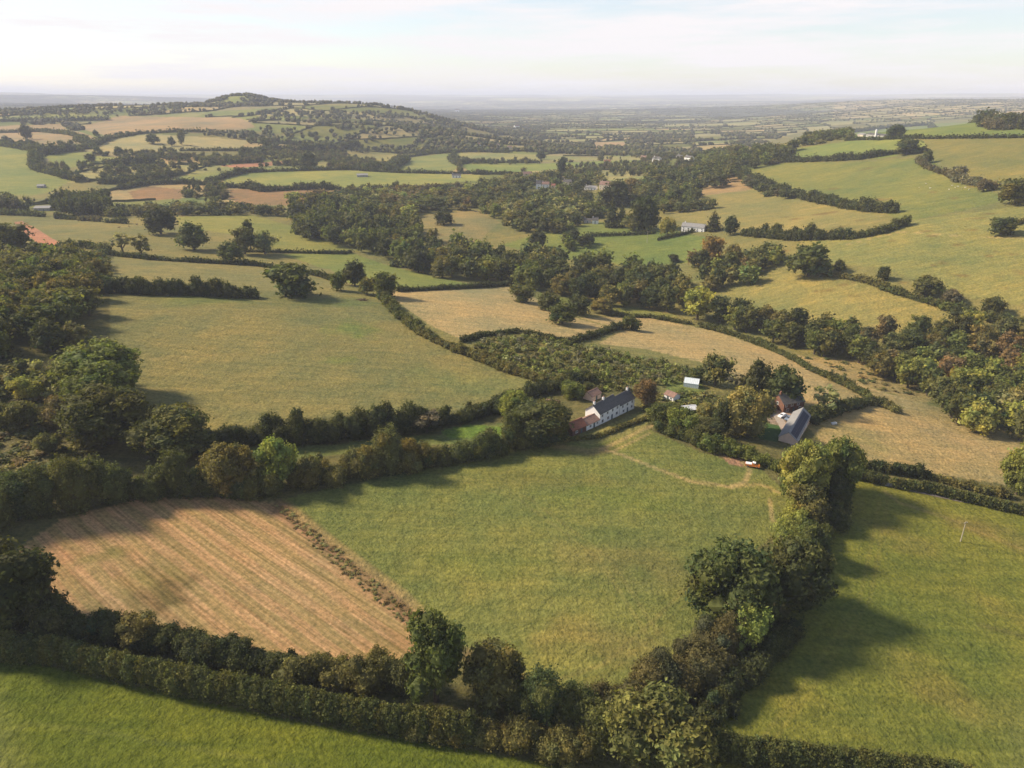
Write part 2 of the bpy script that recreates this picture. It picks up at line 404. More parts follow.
def wood(poly_px, spacing, hr, mix, phrase, group, kinds=('round', 'tall', 'ragged'), seed=1, world=None):
    poly = PP(poly_px) if world is None else world
    rg = np.random.default_rng(seed); x0, y0 = poly[:,0].min(), poly[:,1].min(); x1, y1 = poly[:,0].max(), poly[:,1].max()
    nx = int((x1-x0)/spacing)+2; ny = int((y1-y0)/(spacing*.87))+2; pts = []
    for j in range(ny):
        for i in range(nx):
            pts.append((x0+(i+.5*(j % 2))*spacing+rg.normal(0, spacing*.2), y0+j*spacing*.87+rg.normal(0, spacing*.2)))
    pts = np.array(pts); ins = inpoly(pts[:,0], pts[:,1], poly); pts = pts[ins]
    for cx_, cy_, rad_ in CLEAR:
        c0 = P(cx_, cy_); u0 = c0[:2]/np.hypot(*c0[:2]); dx = pts[:,0]-c0[0]; dy = pts[:,1]-c0[1]; al = dx*u0[0]+dy*u0[1]; ac = np.abs(-dx*u0[1]+dy*u0[0])
        pts = pts[~((ac < rad_) & (al < 14) & (al > -95))]
    z = height(pts[:,0], pts[:,1])
    for (x, y), zz in zip(pts, z):
        H = rg.uniform(*hr); H *= 1.1; W = H*rg.uniform(.72, 1.05); W = max(min(W, spacing*1.45), spacing*1.12)
        k = kinds[rg.integers(len(kinds))]
        if k == 'tall': W *= .8
        add_tree((x, y, zz), H, W, k, mix[rg.integers(len(mix))], phrase, group)
HEDGES = []
def hedge(pts, hp=None, colr='dark', label='', style='wild', hm=None, wm=None, name='hedge', group=None, bottom=True, gap=None):
    """a hedge from the line of its foot in the picture"""
    w = PP(pts)
    HEDGES.append(dict(w=w, hp=hp, c=colr, label=label, style=style, hm=hm, wm=wm, name=name, group=group, bottom=bottom))
def build_hedge(h, parent=None):
    w = h['w']; dist = np.linalg.norm(w-np.array([0,0,CAMZ]), axis=1); dm = float(dist.mean()); sn = float(((CAMZ-w[:,2])/dist).mean()); cs = math.sqrt(1-sn*sn)
    dp = float(np.mean([depth_of(q) for q in w]))
    asp = (.95 if dm < 450 else .75) if h['style'] == 'wild' else .6
    Hh = h['hm'] if h['hm'] else (1.02 if dm < 450 else .95)*h['hp']*dp/FPX/(cs+asp*sn)
    Wd = h['wm'] if h['wm'] else Hh*asp
    seg = np.linalg.norm(np.diff(w[:,:2], axis=0), axis=1); Ls = np.concatenate([[0], np.cumsum(seg)]); L = Ls[-1]
    rg = np.random.default_rng(int(abs(w[0,0])*7+abs(w[-1,1])*3) % 99991)
    leaf = max(.34, dm/FPX*1.25) if h['style'] != 'bramble' else max(.3, dm/FPX*1.1)
    step = Wd*(.34 if h['style'] == 'wild' else .22)
    step = max(step, leaf*.9)
    n_ = max(2, int(L/step)); t = (np.arange(n_)+.5)/n_*L
    x = np.interp(t, Ls, w[:,0]); y = np.interp(t, Ls, w[:,1])
    # wander a little, then step half the width away so the traced line is the near foot
    rr = np.hypot(x, y)
    if h['bottom']: x = x+x/rr*Wd*.5; y = y+y/rr*Wd*.5
    wl = (.16 if h['style'] == 'wild' else .05)*Wd
    x = x+rg.normal(0, wl, n_); y = y+rg.normal(0, wl, n_); z = height(x, y)
    lb = []
    base = 1+.20*np.sin(t/6+rg.random()*6)+.22*np.sin(t/17+rg.random()*6) if h['style'] == 'wild' else 1+.05*np.sin(t/9)
    base = np.broadcast_to(base, (n_,))
    for i in range(n_):
        hh = Hh*base[i]*(rg.uniform(.66, 1.12)*(1.35 if rg.random() < .09 else 1) if h['style'] == 'wild' else rg.uniform(.93, 1.05)); ww = Wd*(rg.uniform(.42, .62) if h['style'] == 'wild' else rg.uniform(.46, .54))
        lb.append((x[i], y[i], z[i]+hh*.42, ww*(1 if h['style'] == 'wild' else .8), ww, hh*.56))
        for _ in range(2 if h['style'] == 'wild' else 0):
            q = rg.uniform(.18, .36)*Wd; a = rg.uniform(0, 2*PI); lb.append((x[i]+.4*Wd*math.cos(a), y[i]+.4*Wd*math.sin(a), z[i]+hh*rg.uniform(.3, .8), q, q, q*1.05))
    o0 = np.array([x.mean(), y.mean(), z.min()])
    lb = np.array(lb); lb[:,:3] -= o0
    s = Soup(); chunks = range(0, len(lb), 40)
    for c0 in chunks:
        lobes_foliage(s, lb[c0:c0+40], leaf, .75, rg, core=1 if dm < 700 else 0, up=.3, huevar=.13, core_s=.8)
    o = obj(h['name'], s, LEAF, None, COLR[h['c']] if isinstance(h['c'], str) else h['c']); o.location = o0
    tag(o, h['label'], {'hedge': 'hedge', 'bramble_bank': 'bramble'}.get(h['name'], h['name'].replace('_', ' ')), h['group'])
    return o
# ------------------------------------------------------------------ ground colours (base colours of crops, grass, soil)
GX = np.exp(V)*np.sin(U); GY = np.exp(V)*np.cos(U); GR = np.exp(V)
GRN=(.100,.118,.022); MEAD=(.122,.132,.036); PAST=(.160,.150,.056); TAN=(.290,.228,.110); STUB=(.330,.215,.110); DRY=(.150,.146,.055)
LGRN=(.165,.185,.055); PALE=(.260,.235,.110); SOIL=(.330,.160,.095); ROUGH=(.100,.095,.036); BROWN=(.195,.130,.065); PATH=(.300,.235,.115)
col = np.empty(GX.shape+(3,)); col[:] = (.165,.150,.058)
stub = np.zeros(GX.shape); var = np.full(GX.shape, .5)
# --- the patchwork of the far country: a jittered lattice of fields
LW, LH, LA = 175.0, 150.0, math.radians(17)
ca, sa = math.cos(LA), math.sin(LA)
def lat_pt(i, j):
    i = np.asarray(i); j = np.asarray(j)
    def hh(s): 
        k = (i*7919 + j*104729 + s*1299709) & 0x7fffffff; k = ((k ^ (k >> 11))*2654435 + 12345) & 0x7fffffff; return ((k ^ (k >> 15)) & 1023)/1023.0
    a = (i+.5*(j % 2)+(hh(1)-.5)*.55)*LW; b = (j+(hh(2)-.5)*.6)*LH
    return a*ca-b*sa, a*sa+b*ca
def lat_rand(i, j, s):
    k = (np.asarray(i)*15731 + np.asarray(j)*789221 + s*1376312) & 0x7fffffff; k = ((k ^ (k >> 13))*60493 + 19990303) & 0x7fffffff; return ((k ^ (k >> 12)) & 4095)/4095.0
CELLS = np.array([LGRN, MEAD, PAST, PALE, (.21,.20,.085), (.17,.18,.07), TAN, (.14,.16,.05), PALE, (.22,.2,.1)])
def lattice_id(x, y):
    a = (x*ca+y*sa)/LW; b = (-x*sa+y*ca)/LH; out = np.full(x.shape+(2,), 0)
    bi = np.floor(b).astype(int); done = np.zeros(x.shape, bool)
    for dj in (0, -1, 1):
        for di in (0, -1, 1, -2):
            j = bi+dj; i = np.floor(a-.5*(j % 2)).astype(int)+di
            p0 = lat_pt(i, j); p1 = lat_pt(i+1, j)
            iu = i+(j % 2)
            p2 = lat_pt(iu+1, j+1); p3 = lat_pt(iu, j+1)
            def side(p, q): return (q[0]-p[0])*(y-p[1])-(q[1]-p[1])*(x-p[0])
            ins = (side(p0,p1) >= 0) & (side(p1,p2) >= 0) & (side(p2,p3) >= 0) & (side(p3,p0) >= 0) & ~done
            out[ins,0] = i[ins]; out[ins,1] = j[ins]; done |= ins
    return out
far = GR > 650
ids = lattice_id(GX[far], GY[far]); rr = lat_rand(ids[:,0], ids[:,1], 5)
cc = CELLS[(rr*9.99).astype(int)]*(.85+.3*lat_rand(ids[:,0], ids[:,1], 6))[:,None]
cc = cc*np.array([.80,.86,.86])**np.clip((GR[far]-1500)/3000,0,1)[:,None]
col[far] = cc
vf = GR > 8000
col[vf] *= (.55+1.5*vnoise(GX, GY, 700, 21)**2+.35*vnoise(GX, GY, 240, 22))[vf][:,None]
woody = (vnoise(GX, GY, 900, 11)+.25*vnoise(GX, GY, 2500, 12) > .72) & (GR > 3500)
col[woody] = (.05,.058,.028)
# far tan fields on the distant slope beyond the hilltop farm
slope_far = (GR > 4300) & (GR < 11000) & (U > .40)
col[slope_far] = col[slope_far]*.55+np.array((.30,.235,.13))*.6
MASKED = []      # world polygons where the far lattice grows no hedges
def world_poly(px):
    a = np.array(px, float); k = len(a); dense = []
    for i in range(k):
        p0, p1 = a[i], a[(i+1) % k]; m = max(1, int(np.hypot(*(p1-p0))/25))
        for t in range(m): dense.append(p0+(p1-p0)*t/m)
    return PP(dense)
def field(px, colr, s=0.0, v_=.5, mask=True):
    w = world_poly(px); m = inpoly(GX, GY, w); col[m] = colr; stub[m] = s; var[m] = v_
    if mask: MASKED.append(w)
def track(px, width, colr, amt=1.0):
    w = PP(px); m = (GX > w[:,0].min()-9) & (GX < w[:,0].max()+9) & (GY > w[:,1].min()-9) & (GY < w[:,1].max()+9)
    dd = segdist(GX[m], GY[m], w); f = np.clip(1.5-dd/(width*.5), 0, 1)[:,None]*amt
    col[m] = col[m]*(1-f)+np.array(colr)*f
def patch(px, py, rpx, rpy, colr, amt=.6):
    p = P(px, py); q = P(px+rpx, py); t = P(px, py-rpy); ra = math.hypot(*(q-p)[:2]); rb = math.hypot(*(t-p)[:2])
    an = math.atan2(p[0], p[1]); dx = GX-p[0]; dy = GY-p[1]; uu = (dx*math.cos(an)-dy*math.sin(an))/ra; vv_ = (dx*math.sin(an)+dy*math.cos(an))/rb
    f = (np.clip(1.4-np.hypot(uu, vv_)-(vnoise(GX, GY, ra*.35+1, 9)-.5)*1.1, 0, 1)*amt)[...,None]
    col[:] = col*(1-f)+np.array(colr)*f

# region without lattice hedges: everything nearer than the valley and the hillside across it
field([(-300,780),(-300,255),(0,255),(0,215),(60,212),(180,205),(300,200),(420,192),(520,190),(700,175),(745,150),(800,132),(870,126),(960,120),(1024,118),(1300,116),(1300,780)], DRY, v_=.9)
field([(-400,1400),(-400,440),(0,430),(200,430),(560,385),(640,378),(760,400),(860,425),(1060,480),(1500,560),(1500,1400)], (.100,.098,.040), v_=.8, mask=False)
# --- upper half
field([(0,146),(35,151),(35,166),(50,172),(72,180),(50,192),(30,196),(-60,190),(-60,143)], LGRN)
field([(50,153),(100,156),(165,161),(162,166),(130,166),(100,163),(70,168),(48,166)], LGRN)
field([(70,150),(95,141),(150,134),(250,140),(240,148),(190,150),(150,152),(110,152)], PALE)
field([(0,126),(60,124),(80,132),(100,140),(60,146),(0,140),(-60,138)], (.24,.185,.10))
field([(80,126),(120,116),(240,118),(255,127),(230,133),(150,132),(110,137),(88,131)], (.25,.19,.105))
field([(5,117),(60,114),(115,115),(110,119),(60,120),(5,122)], LGRN)
field([(180,150),(260,147),(268,152),(240,157),(180,155)], PAST)
field([(220,166),(250,163),(300,160),(290,164),(240,168)], SOIL)
field([(150,186),(190,190),(180,199),(135,200),(128,192)], BROWN)
field([(222,184),(226,178),(262,172),(350,170),(480,175),(478,181),(400,186),(350,189),(256,191)], (.19,.205,.06))
field([(180,176),(230,170),(300,167),(330,170),(240,174),(205,180),(170,182)], LGRN)
field([(315,163),(345,158),(400,154),(420,155),(380,162),(350,168),(320,169)], (.21,.20,.075))
field([(392,171),(412,157),(455,152),(463,153),(452,160),(458,167),(450,174)], (.165,.185,.06))
field([(462,153),(500,153),(560,156),(600,158),(600,160),(540,162),(460,161),(455,157)], (.2,.2,.08))
field([(462,164),(512,165),(600,161),(640,160),(640,163),(600,166),(520,172),(470,174)], (.15,.185,.05))
field([(595,142),(625,142),(625,150),(590,150)], (.27,.2,.11))
field([(230,190),(280,186),(350,190),(345,200),(300,206),(240,204),(228,198)], BROWN, v_=1)
field([(285,187),(400,190),(440,190),(430,197),(380,200),(345,196)], (.2,.15,.07))
# --- middle left
field([(-60,217),(20,216),(100,222),(180,216),(240,214),(300,226),(350,248),(320,254),(260,252),(200,252),(110,255),(60,250),(-60,252)], PAST, v_=.7)
field([(176,217),(250,215),(300,228),(352,250),(300,251),(262,249),(240,236),(180,226)], (.185,.185,.05), v_=.4)
field([(14,222),(22,221),(42,232),(66,247),(48,250),(28,236)], SOIL, v_=.3)
field([(280,254),(350,252),(390,266),(440,278),(480,286),(400,289),(350,284),(330,270)], (.15,.175,.048))
field([(105,256),(220,262),(330,269),(350,284),(340,300),(290,299),(200,291),(90,284)], (.165,.155,.062), v_=.7)
field([(85,295),(200,293),(260,298),(340,302),(380,298),(420,334),(480,362),(550,386),(520,402),(440,412),(330,417),(230,420),(150,428),(110,400),(95,350)], (.142,.140,.055), v_=1)
field([(388,296),(393,290),(480,287),(512,287),(540,300),(562,314),(612,328),(560,342),(520,331),(465,341),(430,325)], TAN, v_=.35)
field([(580,318),(640,316),(720,332),(800,362),(868,398),(845,408),(800,405),(760,384),(700,362),(650,350),(598,344),(626,330)], TAN, v_=.35)
field([(540,293),(600,300),(680,316),(660,318),(600,310),(540,300)], (.13,.15,.045))
field([(465,342),(520,331),(600,347),(700,366),(715,380),(690,395),(640,392),(560,386),(500,370)], (.135,.135,.052), v_=1)
field([(398,222),(430,214),(480,210),(500,222),(480,240),(455,252),(430,242)], (.195,.165,.070), v_=.6)
field([(500,245),(525,238),(545,230),(600,222),(680,232),(720,240),(700,262),(640,266),(560,258)], (.125,.155,.042), v_=.7)
field([(600,200),(640,190),(658,192),(650,198),(620,206)], (.2,.175,.065))
field([(664,207),(700,196),(745,184),(800,199),(885,214),(870,224),(800,232),(720,232),(680,222)], (.178,.166,.062), v_=.6)
field([(705,180),(730,175),(755,185),(750,190),(700,196)], (.25,.18,.09))
# --- right hillside
field([(740,163),(860,162),(925,157),(960,178),(1010,200),(905,222),(870,207),(800,192),(745,178)], (.136,.150,.046), v_=1)
field([(785,150),(850,141),(900,138),(925,141),(925,151),(880,158),(795,158)], (.15,.180,.052), v_=.5)
field([(840,133),(920,124),(1000,121),(1060,121),(1060,136),(925,137),(860,139),(825,137)], (.13,.165,.045), v_=.4)
field([(925,139),(1060,138),(1060,180),(1010,190),(960,172),(930,158)], (.142,.142,.048), v_=.8)
field([(850,240),(905,222),(1060,200),(1060,300),(1000,305),(940,288),(880,268),(820,262),(800,240)], (.165,.167,.058), v_=1)
field([(715,290),(770,272),(830,276),(880,288),(950,312),(900,330),(830,326),(760,308)], (.178,.168,.060), v_=1)
field([(800,356),(868,388),(935,406),(1040,440),(1010,485),(930,474),(850,460),(820,440),(800,420),(845,404)], (.262,.208,.096), v_=.8)
field([(860,360),(900,372),(940,392),(925,404),(868,386),(800,356)], (.235,.19,.085), v_=.9)
# --- foreground
field([(-500,655),(0,655),(150,690),(300,722),(420,742),(560,766),(620,800),(700,1500),(-500,1500)], (.086,.106,.014), v_=.5)
field([(20,548),(60,520),(130,500),(210,496),(275,503),(330,548),(395,598),(428,640),(408,676),(330,662),(250,648),(120,636),(60,622),(20,580)], (.280,.190,.096), s=1, v_=.3)
field([(272,503),(300,495),(420,470),(520,450),(570,438),(640,426),(700,452),(760,468),(792,498),(790,520),(745,560),(705,610),(650,696),(560,700),(480,656),(430,622),(385,583),(325,542)], (.122,.137,.040), v_=.9)
field([(850,478),(900,482),(1060,515),(1500,620),(1500,1500),(700,1500),(690,760),(735,690),(800,600),(832,525)], (.122,.132,.026), v_=.8)
field([(200,450),(330,444),(440,434),(520,420),(560,425),(500,440),(430,446),(330,455),(250,462)], (.115,.14,.045), v_=.8)
field([(440,431),(470,424),(505,428),(500,437),(450,438)], (.105,.16,.030))
field([(-60,428),(60,438),(95,458),(75,480),(0,500),(-60,500)], (.115,.105,.048), v_=1)
field([(-80,262),(60,262),(110,285),(110,400),(90,440),(-80,440)], ROUGH, v_=1, mask=False)
# gardens, yards
field([(575,425),(590,432),(640,412),(655,418),(640,430),(590,445),(565,440)], (.15,.15,.055))
field([(756,437),(764,423),(788,426),(790,438),(775,442)], (.045,.09,.03), v_=.1)
field([(668,382),(700,378),(706,392),(690,400),(665,396)], (.12,.15,.045))
field([(722,457),(735,453),(752,460),(742,467),(728,463)], (.26,.15,.10))
field([(758,408),(775,400),(800,405),(802,416),(790,425),(770,424)], (.24,.19,.15), v_=.2)
# worn lines, tracks
for pts, wd, cl, am in [
  ([(602,449),(625,456),(655,468),(690,481),(730,487),(745,482),(750,470),(742,462)], 1.7, PATH, .75),
  ([(602,449),(622,440),(642,430),(655,425)], 2.2, PATH, .6), ([(612,452),(636,440),(650,433)], 1.2, PATH, .6),
  ([(655,425),(672,432),(700,447),(728,458)], 3.0, (.24,.165,.085), .6),
  ([(560,447),(590,452),(602,450)], 5, (.24,.17,.08), .6),
  ([(730,487),(760,484),(778,492)], 1.6, PATH, .5), ([(770,500),(772,520),(778,523)], 1.4, PATH, .6),
  ([(280,506),(330,548),(395,598),(425,632)], 6, (.19,.12,.065), .9), ([(292,512),(340,548),(400,592),(432,622)], 3, (.26,.2,.085), .6),
  ([(470,655),(500,672),(540,690)], 4, (.26,.17,.08), .5),
  ([(885,492),(900,503),(940,515),(1000,540),(1060,562)], 1.6, (.2,.17,.07), .6),
  ([(800,356),(868,388),(905,400),(905,408)], 4, (.30,.24,.12), .8),
  ([(845,245),(900,232),(960,236),(1024,238)], 2.0, (.32,.25,.12), .5),
  ([(430,470),(520,500),(600,560),(650,640)], 1.3, (.16,.15,.05), .35), ([(438,468),(528,498),(609,558),(660,636)], 1.3, (.16,.15,.05), .35),
  ([(560,690),(610,672),(660,630),(700,590)], 1.2, (.10,.105,.03), .5), ([(552,682),(604,664),(652,622),(690,585)], 1.2, (.16,.145,.05), .4),
  ([(740,768),(800,690),(860,600),(880,500)], 1.2, (.165,.15,.04), .35), ([(752,768),(811,690),(870,600),(888,500)], 1.2, (.165,.15,.04), .35),
  ([(0,720),(120,735),(300,768)], 1.2, (.11,.125,.03), .4), ([(980,625),(1000,630),(1040,640)], 2.0, (.09,.085,.03), .6),
  ([(130,360),(250,352),(400,350),(500,372)], 1.5, (.19,.165,.07), .35), ([(130,385),(300,380),(440,385)], 1.5, (.12,.125,.045), .35),
  ([(420,300),(480,310),(560,330)], 1.4, (.23,.18,.085), .5), ([(640,325),(740,350),(830,392)], 1.4, (.23,.18,.085), .5),
  ([(400,196),(440,198),(500,196)], 5, (.2,.12,.07), .5),
  ]: track(pts, wd, cl, am)
for a in [(350,330,22,8,(.10,.15,.035),.6),(340,360,16,3,(.10,.15,.035),.5),(210,300,60,5,(.11,.14,.04),.6),(330,302,40,4,(.11,.14,.04),.5),(480,380,60,12,(.125,.15,.05),.5),
  (150,578,30,12,(.19,.155,.055),.6),(165,592,26,16,(.10,.075,.03),.8),(100,556,30,6,(.15,.14,.05),.6),(60,560,24,14,(.30,.17,.09),.5),
  (640,560,60,20,(.145,.125,.045),.5),(480,560,50,14,(.10,.125,.03),.6),(600,640,60,16,(.15,.13,.045),.5),(620,500,60,10,(.105,.135,.03),.6),(560,480,60,8,(.115,.115,.035),.6),
  (960,700,60,20,(.2,.155,.04),.6),(890,660,40,14,(.15,.14,.03),.5),(800,700,50,16,(.15,.145,.03),.5),(1000,610,30,8,(.15,.14,.035),.6),(905,540,30,10,(.16,.14,.04),.5),(980,530,40,8,(.12,.105,.035),.7),
  (880,410,22,6,(.27,.21,.10),.5),(960,440,40,9,(.26,.20,.10),.6),(860,440,24,9,(.2,.185,.07),.5),(700,350,30,5,(.27,.21,.10),.5),(820,430,10,8,(.2,.18,.07),.4)]:
    patch(*a)
# rough tussocks and bracken on the hill pastures
for k in range(46):
    x = rng.uniform(780, 1020); y = rng.uniform(168, 300); patch(x, y, rng.uniform(3, 9), rng.uniform(.6, 1.3), (.12,.09,.035), .75)

# --- one sheet to the horizon, finer near by
def ground_mesh():
    va = np.concatenate([np.log(np.array([1.5])), inner, vv]); 
    uo = np.linspace(AZD, 2*PI-AZD, 74)[1:-1]
    ua = np.concatenate([az_d, uo])
    nU, nVv = len(ua), len(va)
    Z = np.zeros((nU, nVv)); Z[:NAZ, len(inner)+1:] = ZG
    e0, e1 = ZG[-1], ZG[0]; base = .5*(e0+e1)
    zin = tps(az_d[:,None], np.full((1, len(inner)+1), v0)); 
    for k in range(len(inner)+1): Z[:NAZ,k] = ZG[:,0]*(np.exp(va[k])/80)
    e0f, e1f = Z[NAZ-1].copy(), Z[0].copy(); bf = .5*(e0f+e1f)
    for k, u in enumerate(uo):
        t = (u-AZD)/(2*PI-2*AZD); Z[NAZ+k] = e0f*(1-t)+e1f*t
    UU, VV = np.meshgrid(ua, va, indexing='ij'); R_ = np.exp(VV)
    v = np.stack([R_*np.sin(UU), R_*np.cos(UU), Z], 2).reshape(-1, 3)
    i, j = np.meshgrid(np.arange(nU), np.arange(nVv-1), indexing='ij'); i2 = (i+1) % nU
    q = np.stack([i*nVv+j, i*nVv+j+1, i2*nVv+j+1, i2*nVv+j], -1).reshape(-1, 4)[:, ::-1]
    C = np.empty((nU, nVv, 3)); C[:] = (.12,.13,.04); C[:NAZ, len(inner)+1:] = col; C[:NAZ, :len(inner)+1] = col[:, :1]
    a = np.zeros((nU, nVv, 4)); a[..., :3] = C; a[..., 3] = 1
    s_ = np.zeros((nU, nVv, 4)); s_[:NAZ, len(inner)+1:, 0] = stub; s_[..., 1] = .5; s_[:NAZ, len(inner)+1:, 1] = var
    me = mesh_np('ground', v, q, None, None, True)
    for nm, dat in (('base', a), ('kind_mask', s_)):
        at = me.attributes.new(nm, 'FLOAT_COLOR', 'POINT'); at.data.foreach_set('color', dat.astype(np.float32).ravel())
    return me
def ground_material():
    m, nt, ns, lk = newmat('ground_cover')
    out = N(ns, 'ShaderNodeOutputMaterial'); at = N(ns, 'ShaderNodeAttribute', attribute_name='base'); am = N(ns, 'ShaderNodeAttribute', attribute_name='kind_mask')
    sep = N(ns, 'ShaderNodeSeparateColor'); lk.new(am.outputs['Color'], sep.inputs[0])
    geo = N(ns, 'ShaderNodeNewGeometry'); pos = geo.outputs['Position']
    big = noise(ns, lk, pos, .011, 5, .6); mid_ = noise(ns, lk, pos, .06, 5, .62); fine = noise(ns, lk, pos, .9, 4, .7)
    # grazing streaks
    mp = N(ns, 'ShaderNodeMapping'); lk.new(pos, mp.inputs['Vector']); mp.inputs['Scale'].default_value = (.05, .32, .1); mp.inputs['Rotation'].default_value = (0, 0, .25)
    streak = noise(ns, lk, mp.outputs[0], 1.0, 5, .65)
    c_ = at.outputs['Color']
    c1 = mul(ns, lk, c_, rmap_rgb(ns, lk, big, (.70, .82, .88), (1.30, 1.12, 1.02)), 1.0)
    f_str = rmap(ns, lk, mid_, .40, .62, 0, 1)
    mm = N(ns, 'ShaderNodeMath', operation='MULTIPLY'); lk.new(f_str, mm.inputs[0]); lk.new(sep.outputs[1], mm.inputs[1])
    straw = mul(ns, lk, c1, (1.22, 1.10, 1.02))
    c2 = mul(ns, lk, c1, straw, mm.outputs[0], 'MIX')
    c3 = mul(ns, lk, c2, rmap_rgb(ns, lk, streak, (.76, .82, .82), (1.24, 1.18, 1.12)), rmap(ns, lk, sep.outputs[0], 0, 1, 1, .1))
    c4 = mul(ns, lk, c3, rmap_rgb(ns, lk, fine, (.60, .64, .58), (1.4, 1.34, 1.28)))
    # stubble rows
    ms = N(ns, 'ShaderNodeMapping'); lk.new(pos, ms.inputs['Vector']); ms.inputs['Rotation'].default_value = (0, 0, STUB_ROT)
    wv = N(ns, 'ShaderNodeTexWave', wave_type='BANDS', bands_direction='X', wave_profile='SIN'); lk.new(ms.outputs[0], wv.inputs['Vector'])
    wv.inputs['Scale'].default_value = .16; wv.inputs['Distortion'].default_value = 5; wv.inputs['Detail'].default_value = 4; wv.inputs['Detail Scale'].default_value = .9
    wv2 = N(ns, 'ShaderNodeTexWave', wave_type='BANDS', bands_direction='X'); lk.new(ms.outputs[0], wv2.inputs['Vector']); wv2.inputs['Scale'].default_value = .05; wv2.inputs['Distortion'].default_value = 1.2
    st1 = mul(ns, lk, rmap_rgb(ns, lk, wv.outputs['Fac'], (.93, .95, .92), (1.07, 1.05, 1.05)), rmap_rgb(ns, lk, wv2.outputs['Fac'], (.90, .96, .88), (1.10, 1.05, 1.08)))
    mp2 = N(ns, 'ShaderNodeMapping'); lk.new(ms.outputs[0], mp2.inputs['Vector']); mp2.inputs['Scale'].default_value = (1.3, .025, .1)
    rows = noise(ns, lk, mp2.outputs[0], 1.0, 4, .6)
    st2 = mul(ns, lk, st1, rmap_rgb(ns, lk, rows, (.64, .64, .56), (1.36, 1.33, 1.34)))
    c5 = mul(ns, lk, c4, st2, sep.outputs[0])
    p = N(ns, 'ShaderNodeBsdfPrincipled'); p.inputs['Roughness'].default_value = .95; p.inputs['Specular IOR Level'].default_value = .08
    lk.new(c5, p.inputs['Base Color'])
    tus = noise(ns, lk, pos, 1.3, 3, .6); big2 = noise(ns, lk, pos, .22, 4, .6)
    ad = N(ns, 'ShaderNodeMath', operation='MULTIPLY_ADD'); lk.new(big2, ad.inputs[0]); ad.inputs[1].default_value = 3.0; lk.new(tus, ad.inputs[2])
    bp = N(ns, 'ShaderNodeBump'); lk.new(rmap(ns, lk, sep.outputs[0], 0, 1, .8, .3), bp.inputs['Strength']); bp.inputs['Distance'].default_value = .5; lk.new(ad.outputs[0], bp.inputs['Height'])
    lk.new(bp.outputs[0], p.inputs['Normal']); lk.new(p.outputs[0], out.inputs['Surface'])
    return m
_a, _b = P(200, 516), P(350, 619)
_dir = math.atan2((_b-_a)[1], (_b-_a)[0]); STUB_ROT = -(_dir-PI/2)
g = obj('ground', ground_mesh(), ground_material()); tag(g, kind='structure')
# ------------------------------------------------------------------ hedges (line of the near foot in the picture)
HB = 'hedges between the fields'
def H_(pts, hp, c_, label, style='wild', **k): hedge(pts, hp, c_, label, style, **k)
H_([(-90,668),(0,664),(60,668),(110,680),(150,690),(200,702),(250,710),(330,727),(400,739),(470,750)], 36, 'mid', 'long clipped grey-green hedge edging the bright green bottom field', 'clip', wm=4.5)
H_([(25,640),(80,646),(130,650)], 38, 'dark', 'dark unclipped hedge between the shaded corner tree and the stubble')
H_([(130,652),(200,664),(255,676),(300,684)], 36, 'dark', 'dark unclipped hedge along the lower edge of the stubble field')
H_([(296,686),(340,692),(380,697),(412,700)], 42, 'olive', 'dense bushy hedge ending at the trees below the stubble corner')
H_([(395,738),(450,748),(520,756),(590,772)], 36, 'olive', 'weedy bramble-grown hedge below the pair of trees at the stubble corner')
H_([(515,722),(550,735),(590,748),(622,758)], 52, 'mid', 'broad brown-green thicket below the central meadow')
H_([(590,722),(625,728),(665,722)], 44, (.115,.106,.042), 'brown-tinged scrub hedge on the lower edge of the central meadow')
H_([(640,712),(680,700),(712,680),(738,655)], 48, (.110,.102,.042), 'brownish bramble hedge climbing beside the central meadow below the big oak')
H_([(692,748),(712,724),(735,698),(765,668),(790,640)], 32, 'dark', 'dark hedge on the lower edge of the big right field below the oak clump')
H_([(700,786),(705,764),(800,776),(870,784),(960,794)], 34, 'mid', 'dark flat-topped clipped hedge at the foot of the big green field', 'clip', wm=4.5)
H_([(-60,548),(0,532),(55,520),(110,510),(165,500)], 56, 'mid', 'very tall overgrown hedge above the stubble field, its west half', wm=8)
H_([(165,501),(205,498),(250,497),(275,500)], 44, 'mid', 'shaded overgrown hedge between the tall hedge and the light green tree', wm=7)
H_([(296,493),(350,484),(400,475),(432,468)], 34, 'olive', 'dark overgrown hedge starting beside the light green tree and topping the central meadow', wm=6.5)
H_([(420,471),(470,464),(520,454),(545,447)], 31, 'mid', 'overgrown hedge running up to the round tree beside the white farmhouse', wm=6.5)
H_([(205,455),(250,448),(300,446),(350,443),(400,437),(432,433)], 34, 'dark', 'thick dark hedge along the foot of the wide tan-green meadow', wm=7)
H_([(432,430),(470,420),(500,414)], 20, 'dark', 'dark hedge between the grey bush and the small bright green paddock', wm=6)
H_([(497,408),(530,399),(560,390),(592,384)], 17, 'dark', 'dark bushy hedge behind the garden of the white farmhouse')
H_([(565,442),(600,438),(632,425),(652,418)], 5, 'olive', 'low loose garden hedge in front of the white farmhouse')
H_([(662,434),(685,442),(705,450)], 19, 'mid', 'bushy green hedge above the earth bank of the central meadow')
H_([(705,452),(735,459),(765,468),(782,476)], 17, 'green', 'green hedge behind the parked pickup')
H_([(838,500),(826,525),(812,552),(800,578)], 34, 'dark', 'dark tall hedge between the central meadow and the big right field')
H_([(800,520),(792,535),(782,556)], 30, 'light', 'light green bramble scrub at the north corner of the central meadow')
H_([(800,560),(790,575),(780,592)], 30, 'olive', 'olive scrub hedge just above the big oak clump')
H_([(850,478),(882,486)], 12, 'dark', 'short dark hedge before the field gate by the lane')
H_([(892,488),(930,494),(975,505),(1024,516),(1080,530)], 12, 'mid', 'long hedge along the top of the big right field', 'clip')
